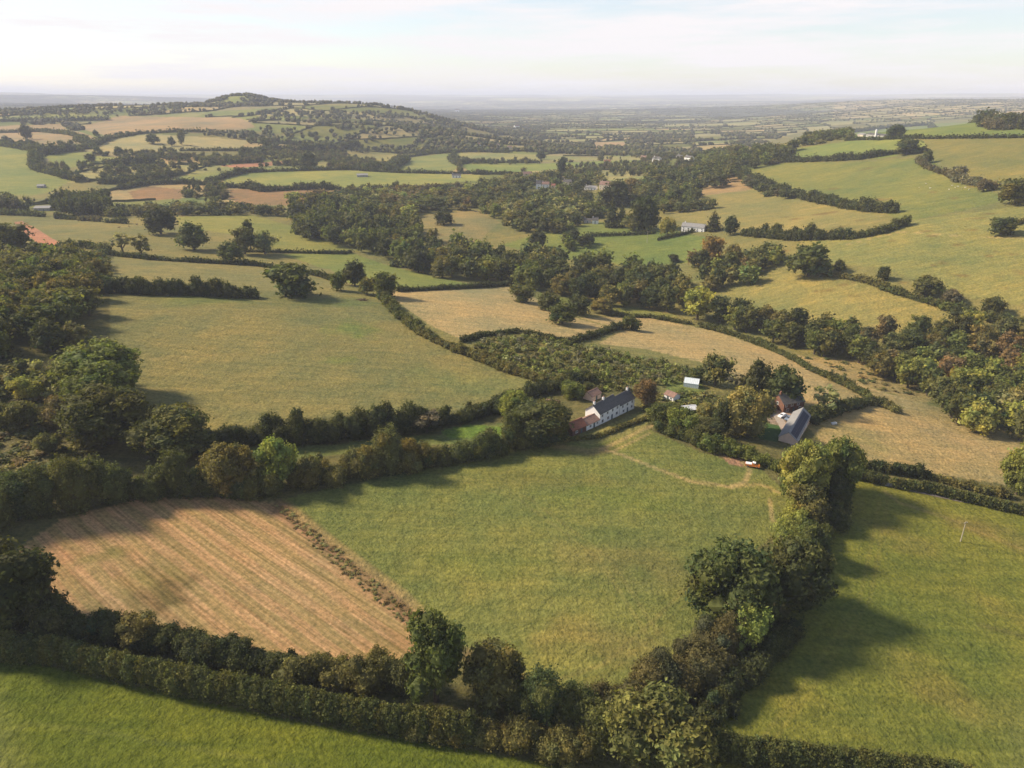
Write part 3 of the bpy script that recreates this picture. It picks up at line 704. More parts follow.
H_([(852,468),(890,474),(928,480)], 11, 'dark', 'dark hedge on the far side of the lane above the big right field')
H_([(930,480),(975,492),(1010,500)], 10, 'olive', 'yellowing hedge on the far side of the lane near the field tree')
H_([(812,426),(838,414),(862,406),(880,405)], 13, 'dark', 'thick dark hedge between the barn with the blue-black roof and the tan field')
H_([(868,404),(885,407),(896,414)], 11, 'olive', 'olive hedge stub where the tan fields meet')
H_([(700,327),(740,338),(775,352)], 7, 'mid', 'thin hedge under the valley wood, its upper part')
H_([(775,352),(815,373),(850,389),(872,402)], 7, 'mid', 'thin hedge running down between the two tan fields')
H_([(382,300),(398,316),(420,335)], 10, 'mid', 'green hedge dropping from the pair of field trees')
H_([(420,335),(445,347),(480,362),(512,374)], 10, 'olive', 'olive hedge along the lower left side of the sapling plantation')
H_([(512,374),(545,385),(590,396)], 9, 'olive', 'olive hedge between the sapling plantation and the farmhouse')
H_([(462,343),(490,336),(512,333),(540,338),(575,345)], 6, 'dark', 'dark hedge along the top of the sapling plantation')
H_([(572,343),(590,339),(612,331),(626,328)], 7, 'dark', 'short dark hedge ending at the round tree between the tan fields')
H_([(398,292),(440,290),(480,288),(512,285)], 5, 'dark', 'thin dark hedge between the green wedge field and the tan field')
H_([(610,316),(650,318),(690,325)], 5, 'mid', 'thin hedge above the round tree between the tan fields')
H_([(85,293),(120,294),(158,296)], 17, 'dark', 'dark high hedge at the top of the wide meadow next to the west wood')
H_([(158,296),(190,296),(222,298),(256,299)], 16, 'dark', 'dark high hedge at the top of the wide meadow near the spreading bush')
H_([(106,255),(150,260),(200,263),(256,266),(300,272),(338,282)], 5, 'dark', 'low dark hedge crossing the upper pastures')
H_([(60,250),(85,248),(108,252)], 9, 'mid', 'scrubby hedge at the end of the red soil track')
H_([(55,219),(65,219),(76,220)], 5, 'dark', 'short low dark hedge nearest the grey barn')
H_([(80,221),(90,221),(100,222)], 5, 'purple', 'short purplish hedge, the middle one of three under the dark wood')
H_([(106,223),(116,223),(127,224)], 5, 'dark', 'short dark hedge at the feet of the trees east of the dark wood')
H_([(-40,214),(0,215),(30,216),(45,217)], 5, 'mid', 'low hedge in front of the grey-roofed barn')
H_([(240,252),(290,253),(345,254),(352,253)], 3, 'dark', 'thin dark hedge along the bright green strip')
# far side of the valley
H_([(790,196),(832,206),(865,212),(895,214)], 10, 'dark', 'tree-like hedge running across the hillside below the ridge wood')
H_([(740,178),(762,187),(788,195)], 9, 'dark', 'dark hedge with trees below the ridge wood')
H_([(742,236),(792,241),(850,240)], 11, 'dark', 'thick dark hedge along the foot of the hill pasture')
H_([(850,240),(882,234),(908,225)], 9, 'mid', 'hedge climbing to its end in the hill pasture')
H_([(824,276),(860,282),(880,288)], 7, 'olive', 'olive hedge beside the big round valley oak')
H_([(880,290),(912,300),(940,308)], 8, 'mid', 'hedge with small trees on the slope above the east wood')
H_([(940,310),(965,316),(985,322)], 9, 'green', 'green hedge just above the east wood')
H_([(985,322),(1010,326),(1050,332)], 10, 'mid', 'thick green hedge above the east wood reaching the frame edge')
H_([(768,163),(810,162),(860,160),(905,153),(925,153)], 6, 'dark', 'dark hedge under the green hilltop paddock')
H_([(918,162),(925,168),(945,175),(955,180)], 5, 'purple', 'thin hedge descending the hill pasture')
H_([(955,182),(975,186),(995,190)], 9, 'grey', 'grey-green bushy hedge on the hill pasture')
H_([(845,141),(880,140),(930,139),(1024,138),(1080,138)], 3, 'dark', 'long thin dark hedge straight across the hilltop')
H_([(835,134),(880,129),(930,125),(990,122)], 3, 'dark', 'dark hedge on the skyline of the green hilltop field')
H_([(978,127),(996,126)], 3, 'dark', 'short isolated hedge in the green hilltop field')
H_([(1000,228),(1030,222),(1060,220)], 5, 'olive', 'hedge behind the round tree on the hill pasture')
H_([(585,237),(620,236),(655,234)], 4, 'dark', 'clipped hedge before the lawn in the village', 'clip')
H_([(657,241),(680,236),(702,230)], 4, 'dark', 'curved dark hedge below the long white house', 'clip')
H_([(600,208),(625,204),(648,199)], 5, 'dark', 'dark hedge along the curved village field')
# middle distance
for pts, hp, cl, lb in [
 ([(0,146),(20,149),(34,152)],4,'dark','hedge above the pale green western field'), ([(34,152),(50,155),(70,152)],8,'dark','bushy hedge at the top corner of the pale green western field'),
 ([(70,152),(90,148),(112,139)],5,'dark','hedge rising along the pale straw field'), ([(35,154),(36,162),(34,169)],9,'dark','short dark row of bushes between two pale green fields'),
 ([(34,170),(50,174),(70,180),(88,182)],6,'dark','dark hedge under the pale green western field'), ([(75,140),(88,146),(96,150)],4,'dark','small hedge beside the straw field'),
 ([(105,166),(125,166),(150,167),(165,166)],8,'dark','row of dark bushes under the pale straw fields'), ([(100,184),(120,184),(150,180),(175,178)],6,'dark','long hedge west of the red soil strip'),
 ([(120,190),(150,185),(180,184),(222,186)],5,'dark','dark hedge above the brown bracken field'), ([(208,184),(225,178),(245,173),(262,172)],5,'dark','dark curving hedge at the west end of the long light field'),
 ([(262,172),(300,171),(350,170)],3,'dark','thin hedge along the top of the long light field'), ([(350,170),(400,173),(480,174),(510,175)],2.5,'dark','thin straight hedge east of the grey farm'),
 ([(372,170),(388,166),(400,160)],4,'dark','dark hedge west of the square light field'), ([(386,172),(395,168),(408,161)],6,'dark','dark thick double hedge beside the square light field'),
 ([(400,158),(430,154),(470,152),(510,153)],2.5,'dark','hedge along the top of the square light fields'), ([(455,152),(450,160),(458,166)],3,'dark','short curved hedge between the two square fields'),
 ([(458,162),(500,163),(540,163)],2.5,'dark','thin hedge dividing the eastern light fields'),
 ([(262,192),(300,190),(340,190)],6,'dark','row of dark bushes below the long light field'), ([(400,190),(440,189),(470,189)],5,'purple','purplish hedge below the long light field'),
 ([(228,188),(250,189),(262,192)],7,'dark','dark bushes at the west end of the brown field'),
 ([(0,122),(60,121),(110,120)],3,'dark','far hedge above the tan fields on the west slope'), ([(112,139),(140,134),(180,132),(250,134)],2,'dark','far thin hedge across the pale slope'),
 ([(0,133),(40,132),(70,135),(90,142)],2.5,'dark','far curving hedge on the west slope'), ([(180,151),(230,151),(262,150)],2,'dark','far thin hedge under the pale eastern slope field'),
 ([(240,155),(280,152),(330,150),(360,147)],6,'dark','far tree-lined hedge below the plateau fields')]:
    H_(pts, hp, cl, lb)
#hedge([(278,508),(300,524),(330,550),(362,577),(395,604),(428,642)], None, (.25,.165,.095), 'low reddish bramble bank between the stubble and the central meadow', 'wild', hm=.5, wm=2.2, name='bramble_bank', bottom=False)

# ------------------------------------------------------------------ single trees: the box of the crown in the picture
B_ = box_tree
B_(-30,540,60,646,'round','dark','big shaded tree at the lower corner of the stubble field')
B_(28,598,78,650,'bush','dark','dark bushy tree right beside the big shaded corner tree')
B_(120,612,160,656,'ragged','olive','small tree with a sunlit side in the hedge below the stubble')
B_(405,618,468,718,'ragged','mid','tall ragged tree at the lower tip of the stubble field')
B_(462,648,526,722,'ragged','olive','rounder of the two trees at the lower tip of the stubble, beside the meadow')
B_(608,712,712,792,'bush','olive','huge olive bush at the bottom edge of the scene below the central meadow')
B_(682,545,770,640,'round','mid','big spreading oak at the lower right corner of the central meadow')
B_(755,538,826,622,'round','dark','dark oak behind the big spreading oak, on the side of the open right field')
B_(722,600,765,662,'ragged','light','sunlit light green small tree at the foot of the big spreading oak')
B_(776,438,824,510,'round','light','light green leafy tree below the barn gable')
B_(812,434,857,500,'round','green','tall green tree at the corner of the big right field')
B_(786,484,826,530,'bush','olive','olive bush under the light green tree at the meadow corner')
B_(795,520,828,566,'bush','mid','bush midway along the hedge between the central meadow and right field')
B_(205,442,256,500,'round','olive','round tree with a sunlit top in the double hedge')
B_(262,434,299,494,'tall','light','narrow light green tree where the stubble meets the central meadow')
B_(138,412,214,468,'round','olive','wide low tree with a lime green top above the tall hedge')
B_(70,383,152,456,'round','mid','largest of the big round trees stacked along the wide meadow')
B_(65,338,143,404,'round','green','broad domed tree just behind the largest round tree')
B_(68,366,138,420,'round','green','low domed tree between the two broad trees by the wide meadow')
B_(60,320,92,350,'round','olive','small round olive tree at the edge of the west wood')
B_(38,432,63,456,'bush','olive','lone round shrub on the rough ground in the west corner')
B_(42,396,80,432,'bush','rust','rust brown bush beside the largest round tree')
B_(0,398,40,434,'bush','mid','dark bush above the rough ground at the frame edge')
B_(14,376,44,402,'bush','light','yellow-green bush among the western scrub')
B_(410,412,442,437,'thin','grey','grey half-bare bush in the hedge near the small paddock')
B_(512,402,572,450,'round','mid','big round tree next to the red-roofed barn of the farmhouse')
B_(498,390,532,424,'round','light','paler tree behind the round tree by the red-roofed barn')
B_(560,386,586,402,'bush','green','round green bush in the farmhouse garden')
B_(582,382,598,396,'bush','mid','small dark bush behind the farmhouse chimneys')
B_(632,378,656,410,'ragged','rust','rusty autumn tree beside the white farmhouse')
B_(650,400,684,430,'bush','mid','green bush east of the white farmhouse')
B_(668,408,700,440,'bush','green','yellow-flecked green bush in front of the pale-roofed shed')
B_(690,416,722,446,'round','mid','bushy tree below the pale bush in the garden')
B_(696,401,713,422,'round','pale','small pale straw-coloured bush beside the willow')
B_(716,384,770,442,'willow','pale','large drooping golden willow beside the green lawn')
B_(711,399,730,438,'tall','dark','dark shrub standing against the golden willow')
B_(740,356,772,402,'round','dark','dark tree just north of the open carport')
B_(762,362,800,410,'round','mid','big dense tree behind the slate-roofed house')
B_(698,350,732,390,'ragged','olive','tree beside the white greenhouse')
B_(684,365,704,384,'bush','mid','bush directly behind the white greenhouse')
B_(724,372,748,396,'thin','grey','thin grey-green tree north of the willow')
B_(806,384,840,418,'thin','pale','pale thinly leaved tree beside the slate-roofed house')
B_(998,446,1034,500,'round','green','round green tree at the frame edge in the lane hedge')
B_(1010,440,1050,480,'round','yellow','yellowing tree behind the round green tree in the lane hedge')
B_(270,260,318,300,'bush','mid','spreading bush-like tree at the top of the wide meadow')
B_(280,262,304,296,'tall','olive','upright tree growing out of the spreading bush')
B_(372,270,400,300,'round','mid','rounder tree of the pair at the top of the sapling hedge')
B_(342,258,368,288,'round','dark','dark tree west of the pair above the wide meadow')
B_(330,270,346,292,'round','mid','small tree on the upper meadow beside the dark tree')
B_(358,276,376,296,'round','olive','small olive tree between the two larger trees above the meadow')
B_(-8,220,35,258,'round','dark','large dark tree beside the red soil track')
B_(145,204,177,236,'round','dark','dark round tree standing alone on the upper pasture')
B_(178,220,210,252,'round','mid','broad tree right of the dark round tree on the upper pasture')
B_(130,234,154,258,'thin','olive','leaning thin tree in the low hedge of the upper pasture')
B_(112,232,134,254,'thin','pale','thin pale tree beside the leaning tree')
B_(218,240,244,264,'round','mid','rounded tree west of the bushy twin-topped tree')
B_(232,226,258,256,'ragged','mid','tall bushy tree with twin tops on the bright green strip')
B_(252,228,278,256,'ragged','pale','pale ragged tree at the bright green strip')
B_(244,218,258,250,'tall','dark','narrow dark tree between the ragged trees')
B_(617,315,640,332,'bush','mid','small round tree alone between the tan fields')
B_(508,284,536,304,'bush','mid','bush at the far corner of the tan field')
B_(536,290,560,312,'round','mid','first large bush in the line beside the tan field')
B_(546,305,578,327,'round','mid','biggest round bush beside the tan field')
B_(590,300,614,316,'round','olive','wide round bush at the end of the bush line')
B_(562,303,592,318,'bush','dark','low dark bush in the middle of the bush line')
B_(450,234,459,244,'round','mid','small round tree in the tan valley field')
B_(434,214,454,226,'round','dark','dark spreading tree above the tan valley field')
B_(528,228,548,250,'round','dark','round dark tree at the west end of the village pasture')
B_(678,286,716,324,'ragged','light','big light green tree at the end of the valley wood')
B_(786,240,830,280,'round','mid','largest oak at the foot of the hill pasture')
B_(832,258,845,274,'round','mid','small round tree next to the largest valley oak')
B_(876,265,889,281,'round','dark','small dark tree alone on the hedge of the tan slope')
B_(911,276,940,297,'round','mid','wide tree halfway along the hill hedge')
B_(941,288,961,304,'round','purple','brownish tree beside the wide tree of the hill hedge')
B_(980,295,1002,316,'round','dark','dark tree above the east wood')
B_(988,217,1014,236,'round','dark','wind-leaned round tree on the hill pasture')
B_(998,176,1030,206,'round','mid','big tree at the frame edge on the hill')
B_(920,149,932,164,'round','mid','hilltop tree at the corner of the green paddock')
B_(895,138,918,155,'round','dark','dark hilltop tree beside the green paddock')
B_(948,165,966,180,'round','grey','round tree in the bushy hill hedge')
B_(976,178,990,192,'round','purple','brownish tree in the bushy hill hedge')
B_(886,127,905,138,'round','dark','dark round tree beside the hilltop farm')
B_(1000,112,1016,128,'round','mid','skyline tree of the hilltop clump')
B_(756,244,784,264,'round','mid','mid green tree in the mixed wood south of the long white house')
B_(700,234,724,262,'round','orange','golden brown tree below the long white house')
B_(722,242,742,266,'round','olive','olive tree beside the golden brown tree')
B_(690,248,712,272,'round','dark','dark tree below the golden brown tree')
B_(668,255,680,263,'bush','dark','lone dark bush on the village pasture')
B_(658,216,676,236,'round','yellow','yellow tree beside the long white house')
B_(603,198,620,228,'conifer','dark','first dark conifer beside the white-gabled cottage')
B_(614,202,628,228,'conifer','dark','second dark conifer near the white-gabled cottage')
B_(630,194,660,232,'round','dark','tall dark rounded tree west of the yellow tree')
B_(622,210,646,232,'round','olive','olive tree in front of the dark conifers')
B_(600,178,632,208,'round','dark','dark cedar in front of the large cream hotel')
B_(622,180,646,196,'bush','rust','orange-brown tree beside the large cream hotel')
B_(704,210,722,232,'conifer','dark','dark pointed tree at the end of the long white house')
B_(722,214,738,236,'round','dark','dark tree east of the long white house')
B_(770,222,782,236,'round','mid','round tree at the end of the hill-foot hedge')
B_(556,158,566,178,'tall','dark','tall dark tree above the village')
B_(536,150,546,160,'round','dark','round tree in the light field behind the village')
B_(114,146,124,156,'round','mid','small tree on the pale slope')
B_(86,153,97,162,'round','dark','dark tree alone in the pale green field')
B_(178,130,186,145,'tall','mid','tall tree on the pale slope')
B_(168,136,176,146,'round','mid','pair-side tree on the pale slope')
B_(146,133,160,144,'round','mid','clump tree on the pale straw slope')
B_(22,124,33,140,'round','dark','dark round tree on the tan west slope')
B_(300,150,318,168,'round','dark','dark twin-topped tree west of the square fields')
B_(262,137,272,150,'round','dark','round dark tree below the plateau')

# ------------------------------------------------------------------ woods
DK = ['dark','dark','mid','mid','olive','green']; MX = ['dark','mid','olive','mid','rust','green','purple','pale']; 
wood([(-40,270),(40,262),(85,262),(103,285),(96,318),(70,335),(56,352),(34,366),(-40,366)], 13.5, (12,16), ['mid','mid','olive','green','dark','olive'], 'in the west wood beside the wide meadow', 'trees of the west wood', seed=3)
wood([(-50,376),(45,372),(66,385),(62,398),(40,404),(10,400),(-50,410)], 7, (4,7), ['olive','rust','mid','pale'], 'in the scrub below the west wood', 'scrub bushes below the west wood', ('bush','ragged'), seed=4)
wood([(60,256),(105,256),(110,285),(85,288),(70,268)], 8, (5,8), ['mid','olive','green'], 'at the top end of the west wood', 'trees at the top of the west wood', ('bush','round'), seed=5)
wood([(288,212),(330,208),(380,216),(428,238),(445,250),(470,256),(512,262),(512,284),(470,283),(430,277),(395,266),(350,250),(300,238),(288,228)], 16.5, (15,19), DK, 'in the valley wood west of the village', 'trees of the valley wood west of the village', seed=6)
wood([(512,262),(560,266),(610,272),(650,276),(690,284),(680,312),(640,312),(600,305),(560,296),(512,286)], 15.5, (15,19), DK, 'in the valley wood below the village pasture', 'trees of the valley wood below the village pasture', seed=7)
wood([(690,264),(720,266),(770,258),(790,262),(760,284),(720,296),(700,286)], 13.5, (10,14), DK+['olive','light','rust'], 'in the mixed wood under the golden brown tree', 'trees of the mixed wood below the long white house', seed=8)
wood([(712,304),(760,318),(800,330),(850,345),(862,358),(850,366),(810,356),(770,345),(715,327)], 13.5, (13,17), DK+['olive'], 'in the valley wood beside the tan field', 'trees of the valley wood beside the tan field', seed=9)
wood([(856,350),(900,336),(950,328),(1040,335),(1060,440),(1000,444),(955,434),(930,418),(935,398),(890,384),(858,376)], 12.5, (12,16), ['mid','green','olive','pale','mid','dark','light','rust','mid','green'], 'in the autumn-tinted east wood', 'trees of the east wood', seed=10)
wood([(640,170),(690,178),(705,200),(660,206),(625,196),(650,186)], 17, (13,17), DK, 'in the wooded knoll behind the village', 'trees of the wooded knoll', seed=11)
wood([(690,176),(760,152),(800,150),(790,160),(745,172),(720,188),(700,190)], 17, (12,17), DK, 'in the ridge wood', 'trees of the ridge wood', seed=12)
wood([(740,175),(790,196),(792,204),(765,196),(740,184)], 13, (7,11), ['dark','mid','purple'], 'below the ridge wood', 'trees below the ridge wood', seed=13)
wood([(470,192),(512,182),(560,176),(600,180),(610,200),(600,228),(560,234),(512,236),(500,222),(480,210)], 17, (11,16), DK+['olive','pale'], 'in the village trees', 'trees around the village', seed=14)
wood([(288,200),(330,196),(400,194),(470,192),(480,210),(430,213),(398,222),(360,212),(330,206)], 19, (9,13), DK+['olive','rust','pale','light'], 'behind the valley wood', 'trees behind the valley wood', seed=15)
wood([(55,206),(110,206),(110,216),(56,216)], 11, (16,20), ['dark'], 'in the dark wood behind the three short hedges', 'trees of the dark wood', ('round','tall'), seed=16)
wood([(-40,205),(30,205),(32,214),(-40,214)], 12, (13,18), ['dark','purple','mid'], 'west of the grey-roofed barn', 'trees west of the grey-roofed barn', seed=17)
wood([(112,212),(200,209),(288,212),(288,217),(200,215),(112,218)], 15, (9,12), ['dark','mid','olive'], 'in the tree belt above the upper pasture', 'trees of the belt above the upper pasture', seed=18)
wood([(975,124),(1060,120),(1060,131),(985,130)], 12, (10,13), ['dark','purple'], 'in the hilltop clump', 'trees of the hilltop clump', seed=19)
wood([(655,205),(672,208),(700,206),(716,208),(700,212),(660,214)], 12, (9,12), DK, 'under the wooded knoll', 'trees under the wooded knoll', seed=20)
wood([(560,238),(590,236),(590,250),(565,252)], 12, (9,13), DK, 'on the village pasture', 'trees on the village pasture', seed=21)
wood([(835,330),(856,328),(862,340),(845,342)], 10, (8,11), DK, 'at the head of the valley wood', 'trees at the head of the valley wood', seed=22)
wood([(805,138),(850,134),(850,139),(800,147)], 15, (8,12), DK, 'along the ridge beside the green paddock', 'trees along the green paddock', seed=23)
wood([(700,170),(735,166),(745,150),(700,160)], 18, (10,14), DK, 'on the far side of the ridge', 'trees beyond the ridge wood', seed=24)

# ------------------------------------------------------------------ build: the three hundred trees that show largest stand by themselves, the rest as one mass
for h in HEDGES: build_hedge(h)
for t in TREES: t['size'] = t['H']*t['W']/max(depth_of(t['p']), 1)**2; t['x'] = float(project(t['p'])[0][0]); t['y'] = float(project(t['p'])[1][0])
vis = [t for t in TREES if -60 < t['x'] < 1084]
vis.sort(key=lambda t: (t['group'] is not None, -t['size']))
IND = vis[:298]; REST = vis[298:]
ORD = ['first','second','third','fourth','fifth','sixth','seventh','eighth','ninth','tenth','eleventh','twelfth','thirteenth','fourteenth','fifteenth','sixteenth','seventeenth','eighteenth','nineteenth','twentieth'] + ['twenty-'+k for k in ('first','second','third','fourth','fifth','sixth','seventh','eighth','ninth')] + ['thirtieth'] + ['thirty-'+k for k in ('first','second','third','fourth','fifth','sixth','seventh','eighth','ninth')]
SHAPE = dict(round='rounded', tall='upright', ragged='ragged', thin='thin', bush='bushy', conifer='pointed', willow='drooping')
by = {}
for t in IND:
    if t['label'] is None and t['group']:
        t['desc'] = f"{SHAPE[t['kind']]} {CNAME[t['c']]} tree"; by.setdefault((t['desc'], t['phrase']), []).append(t)
for (dsc, ph), ts in by.items():
    if len(ts) == 1: ts[0]['label'] = f"only {dsc} {ph}"
    else:
        ts.sort(key=lambda t: t['x'])
        for i, t in enumerate(ts):
            o_ = ORD[i]
            t['label'] = f"{o_} {dsc} from the west {ph}"
counter = {}
def plant(t):
    dd = np.linalg.norm(t['p']-np.array([0,0,CAMZ])); lod = 0 if dd < 330 else 1
    vs = VARS[t['kind'], lod]; k = counter.get((t['kind'], lod), 0); counter[t['kind'], lod] = k+1; v = vs[k % len(vs)]
    nm = t['name'] or ('bush' if t['kind'] == 'bush' else 'willow_tree' if t['kind'] == 'willow' else 'conifer_tree' if t['kind'] == 'conifer' else 'tree')
    cat_ = 'bush' if t['kind'] == 'bush' else 'tree'
    lab = t['label'] or t['phrase']
    if cat_ == 'bush' and t['group']: lab = lab.replace(' tree ', ' bush ', 1)
    if cat_ == 'tree' and nm == 'tree' and 'bush' in lab.split(' in ')[0] and not t['group']: nm = 'tree'
    root = empty(nm, t['p'], random.uniform(0, 6.28), lab, cat_, t['group'])
    sz = t['H']/v.top; sw = t['W']/(2*v.rad)
    root.scale = (sw, sw, sz)
    base = np.array(COLR[t['c']])*random.uniform(.85, 1.15)*np.array([random.uniform(.9, 1.12), 1, random.uniform(.85, 1.1)])
    for part, me in (('crown', v.crown), ('trunk', v.trunk)):
        if part == 'trunk' and t['kind'] == 'bush': continue
        o = bpy.data.objects.new(part, me); COL.objects.link(o); o.parent = root
        o.color = (*base, 1)
for t in IND: plant(t)

def stamp(s, pos, sc, rot, tint, tmpl):
    """many copies of small template plants in one soup"""
    tv, tq, tt, tc = tmpl; m = len(pos)
    if m == 0: return
    cr_, sr_ = np.cos(rot)[:,None], np.sin(rot)[:,None]
    x = (tv[None,:,0]*cr_-tv[None,:,1]*sr_)*sc[:,0:1]; y = (tv[None,:,0]*sr_+tv[None,:,1]*cr_)*sc[:,0:1]; z = np.repeat(tv[None,:,2], m, 0)*sc[:,1:2]
    v = np.stack([x, y, z], 2)+pos[:,None,:]
    off = (np.arange(m)*len(tv))[:,None,None]
    q = (tq[None]+off).reshape(-1, 4) if len(tq) else None; t = (tt[None]+off).reshape(-1, 3) if len(tt) else None
    c_ = (tc[None]*tint[:,None,:]).reshape(-1, 3)
    s.add(v.reshape(-1, 3), q, t, c_)
tmp2 = [v.soup for k in ('round', 'tall', 'bush') for v in VARS[k, 2]]
def blob(sub, seed):
    rg = np.random.default_rng(seed); iv, jf = ICO[sub]; out = Soup()
    for k in range(3 if sub else 1):
        o_ = rg.normal(0, .45, 3)*(k > 0); o_[2] = abs(o_[2])*.3; s_ = 1 if k == 0 else rg.uniform(.45, .7)
        v = iv*(1+rg.normal(0, .16, (len(iv), 1)))*s_+o_
        out.add(v*np.array([5.4, 5.4, 5.6])+np.array([0, 0, 6]), None, jf, np.clip(1+rg.normal(0, .12, (len(iv), 1)), .6, 1.4)*np.ones(3))
    return out.data()
tmpB = [blob(1, 900+k) for k in range(5)]; tmpC = [blob(0, 950+k) for k in range(5)]
def stamp_group(s, pos, H, W, cols, tm, rg):
    k = rg.integers(len(tm), size=len(pos)); rot = rg.uniform(0, 6.28, len(pos)); sc = np.stack([W/11.0, H/12.0], 1)
    for j in range(len(tm)): mk = k == j; stamp(s, pos[mk], sc[mk], rot[mk], cols[mk], tm[j])
WHITE = (1, 1, 1)
rgS = np.random.default_rng(5)
s = Soup()
if REST:
    ps = np.array([t['p'] for t in REST]); stamp_group(s, ps, np.array([t['H'] for t in REST]), np.array([t['W'] for t in REST]), np.array([COLR[t['c']] for t in REST])*rgS.uniform(.85, 1.15, (len(REST), 1)), tmp2, rgS)
# trees along the lattice hedges and copses of the far country
MB_ = [np.asarray(m) for m in MASKED]
def free(x, y, first=0):
    ok = np.ones(len(x), bool)
    for w in MB_[first:]: ok &= ~inpoly(x, y, w)
    return ok
hs = Soup(); tx, ty = [], []
I_, J_ = np.meshgrid(np.arange(-75, 76), np.arange(0, 105))
I_, J_ = I_.ravel(), J_.ravel()
def edge(i0, j0, i1, j1, sid):
    ax, ay = lat_pt(i0, j0); bx, by = lat_pt(i1, j1); r_ = np.hypot(ax, ay); a_ = np.abs(np.arctan2(ax, ay))
    ok = (r_ > 850) & (r_ < 15000) & (a_ < .72) & (ay > 0) & (lat_rand(i0, j0, sid) > .2)
    return ax[ok], ay[ok], bx[ok], by[ok]
E = []
for sid, (di, dj) in enumerate(((1, 0), (0, 1))):
    if dj == 0: E.append(edge(I_, J_, I_+1, J_, 21+sid))
    else:
        iu = I_+(J_ % 2); E.append(edge(I_, J_, iu, J_+1, 21+sid))
ax, ay, bx, by = [np.concatenate([e[k] for e in E]) for k in range(4)]
tall = rgS.random(len(ax))
for e in range(len(ax)):
    r_ = math.hypot(ax[e], ay[e]); L = math.hypot(bx[e]-ax[e], by[e]-ay[e]); st = 9 if r_ < 2500 else 16 if r_ < 5000 else 34
    m = max(3, int(L/st)+1); t = np.linspace(0, 1, m); x = ax[e]+(bx[e]-ax[e])*t+rgS.normal(0, 1.2, m); y = ay[e]+(by[e]-ay[e])*t+rgS.normal(0, 1.2, m)
    okp = free(x, y); z = height(x, y); hh = rgS.uniform(1.4, 3.0, m)*(1.0 if tall[e] < .7 else 1.6); ww = rgS.uniform(1.6, 3.0, m)
    dx, dy = (bx[e]-ax[e])/L, (by[e]-ay[e])/L; nx, ny = -dy, dx
    v = np.stack([np.stack([x-nx*ww, y-ny*ww, z-.3], 1), np.stack([x-nx*ww*.7, y-ny*ww*.7, z+hh], 1), np.stack([x+nx*ww*.7, y+ny*ww*.7, z+hh*.95], 1), np.stack([x+nx*ww, y+ny*ww, z-.3], 1)], 1).reshape(-1, 3)
    i = np.arange(m-1)[okp[:-1] & okp[1:]]
    q = np.concatenate([np.stack([i*4+k, (i+1)*4+k, (i+1)*4+k+1, i*4+k+1], 1) for k in range(3)]) if len(i) else None
    if q is not None: hs.add(v, q, None, np.repeat(np.array(COLR['dark'])*rgS.uniform(.8, 1.3, (m, 1)), 4, 0))
    dens = (12 if tall[e] > .55 else 32)*(1 if r_ < 3000 else 1.5)
    k = max(1, int(L/dens/(1 if r_ < 7000 else 2.2))); tt = rgS.random(k); tx.append(ax[e]+(bx[e]-ax[e])*tt+rgS.normal(0, 2, k)); ty.append(ay[e]+(by[e]-ay[e])*tt+rgS.normal(0, 2, k))
# copses
for k in range(300):
    r_ = math.exp(rgS.uniform(math.log(1250), math.log(15000))); u_ = rgS.uniform(-.7, .7); cx, cy = r_*math.sin(u_), r_*math.cos(u_); ra, rb = rgS.uniform(50, 190), rgS.uniform(18, 60)
    m = int(ra*rb/(70 if r_ < 3500 else 150)); a = rgS.uniform(0, 6.28, m); q = np.sqrt(rgS.random(m)); tx.append(cx+ra*q*np.cos(a)); ty.append(cy+rb*q*np.sin(a))
tx, ty = np.concatenate(tx), np.concatenate(ty); ok = free(tx, ty); tx, ty = tx[ok], ty[ok]
def far_wood(px, spacing):
    """a wood far off, filled tree by tree"""
    w = PP(px) if not isinstance(px, np.ndarray) else px
    A_ = .5*abs(np.dot(w[:,0], np.roll(w[:,1], 1))-np.dot(w[:,1], np.roll(w[:,0], 1))); m = int(A_/(spacing*spacing)*3.2)+20
    x = rgS.uniform(w[:,0].min(), w[:,0].max(), m*2); y = rgS.uniform(w[:,1].min(), w[:,1].max(), m*2); k = inpoly(x, y, w)
    x, y = x[k], y[k]; k = int(A_/(spacing*spacing)); return x[:k], y[:k]
for px, spc in [([(392,130),(420,122),(450,124),(466,130),(462,137),(430,136)],13), ([(260,112),(330,112),(400,114),(425,120),(330,120),(262,118)],17), ([(0,113),(60,110),(180,108),(210,112),(120,116),(0,117)],22),
                ([(100,172),(130,168),(150,170),(165,174),(140,184),(105,184)],12), ([(300,158),(318,150),(345,150),(350,156),(318,164)],12), ([(340,147),(400,148),(480,142),(512,148),(470,152),(400,154),(345,152)],14),
                ([(512,150),(560,147),(620,147),(700,151),(690,157),(600,155),(512,153)],18), ([(560,168),(640,162),(700,160),(690,172),(640,176),(560,175)],16),
                ([(325,168),(372,168),(376,162),(340,160)],8), ([(190,168),(240,165),(300,160),(300,152),(260,155),(200,160)],16), ([(230,138),(262,128),(330,132),(380,142),(340,146),(280,146)],22), 
                ([(180,190),(222,186),(235,194),(215,206),(185,200)],12), ([(340,196),(400,194),(400,188),(350,190)],13)]:
    x, y = far_wood(px, spc); tx = np.concatenate([tx, x]); ty = np.concatenate([ty, y])
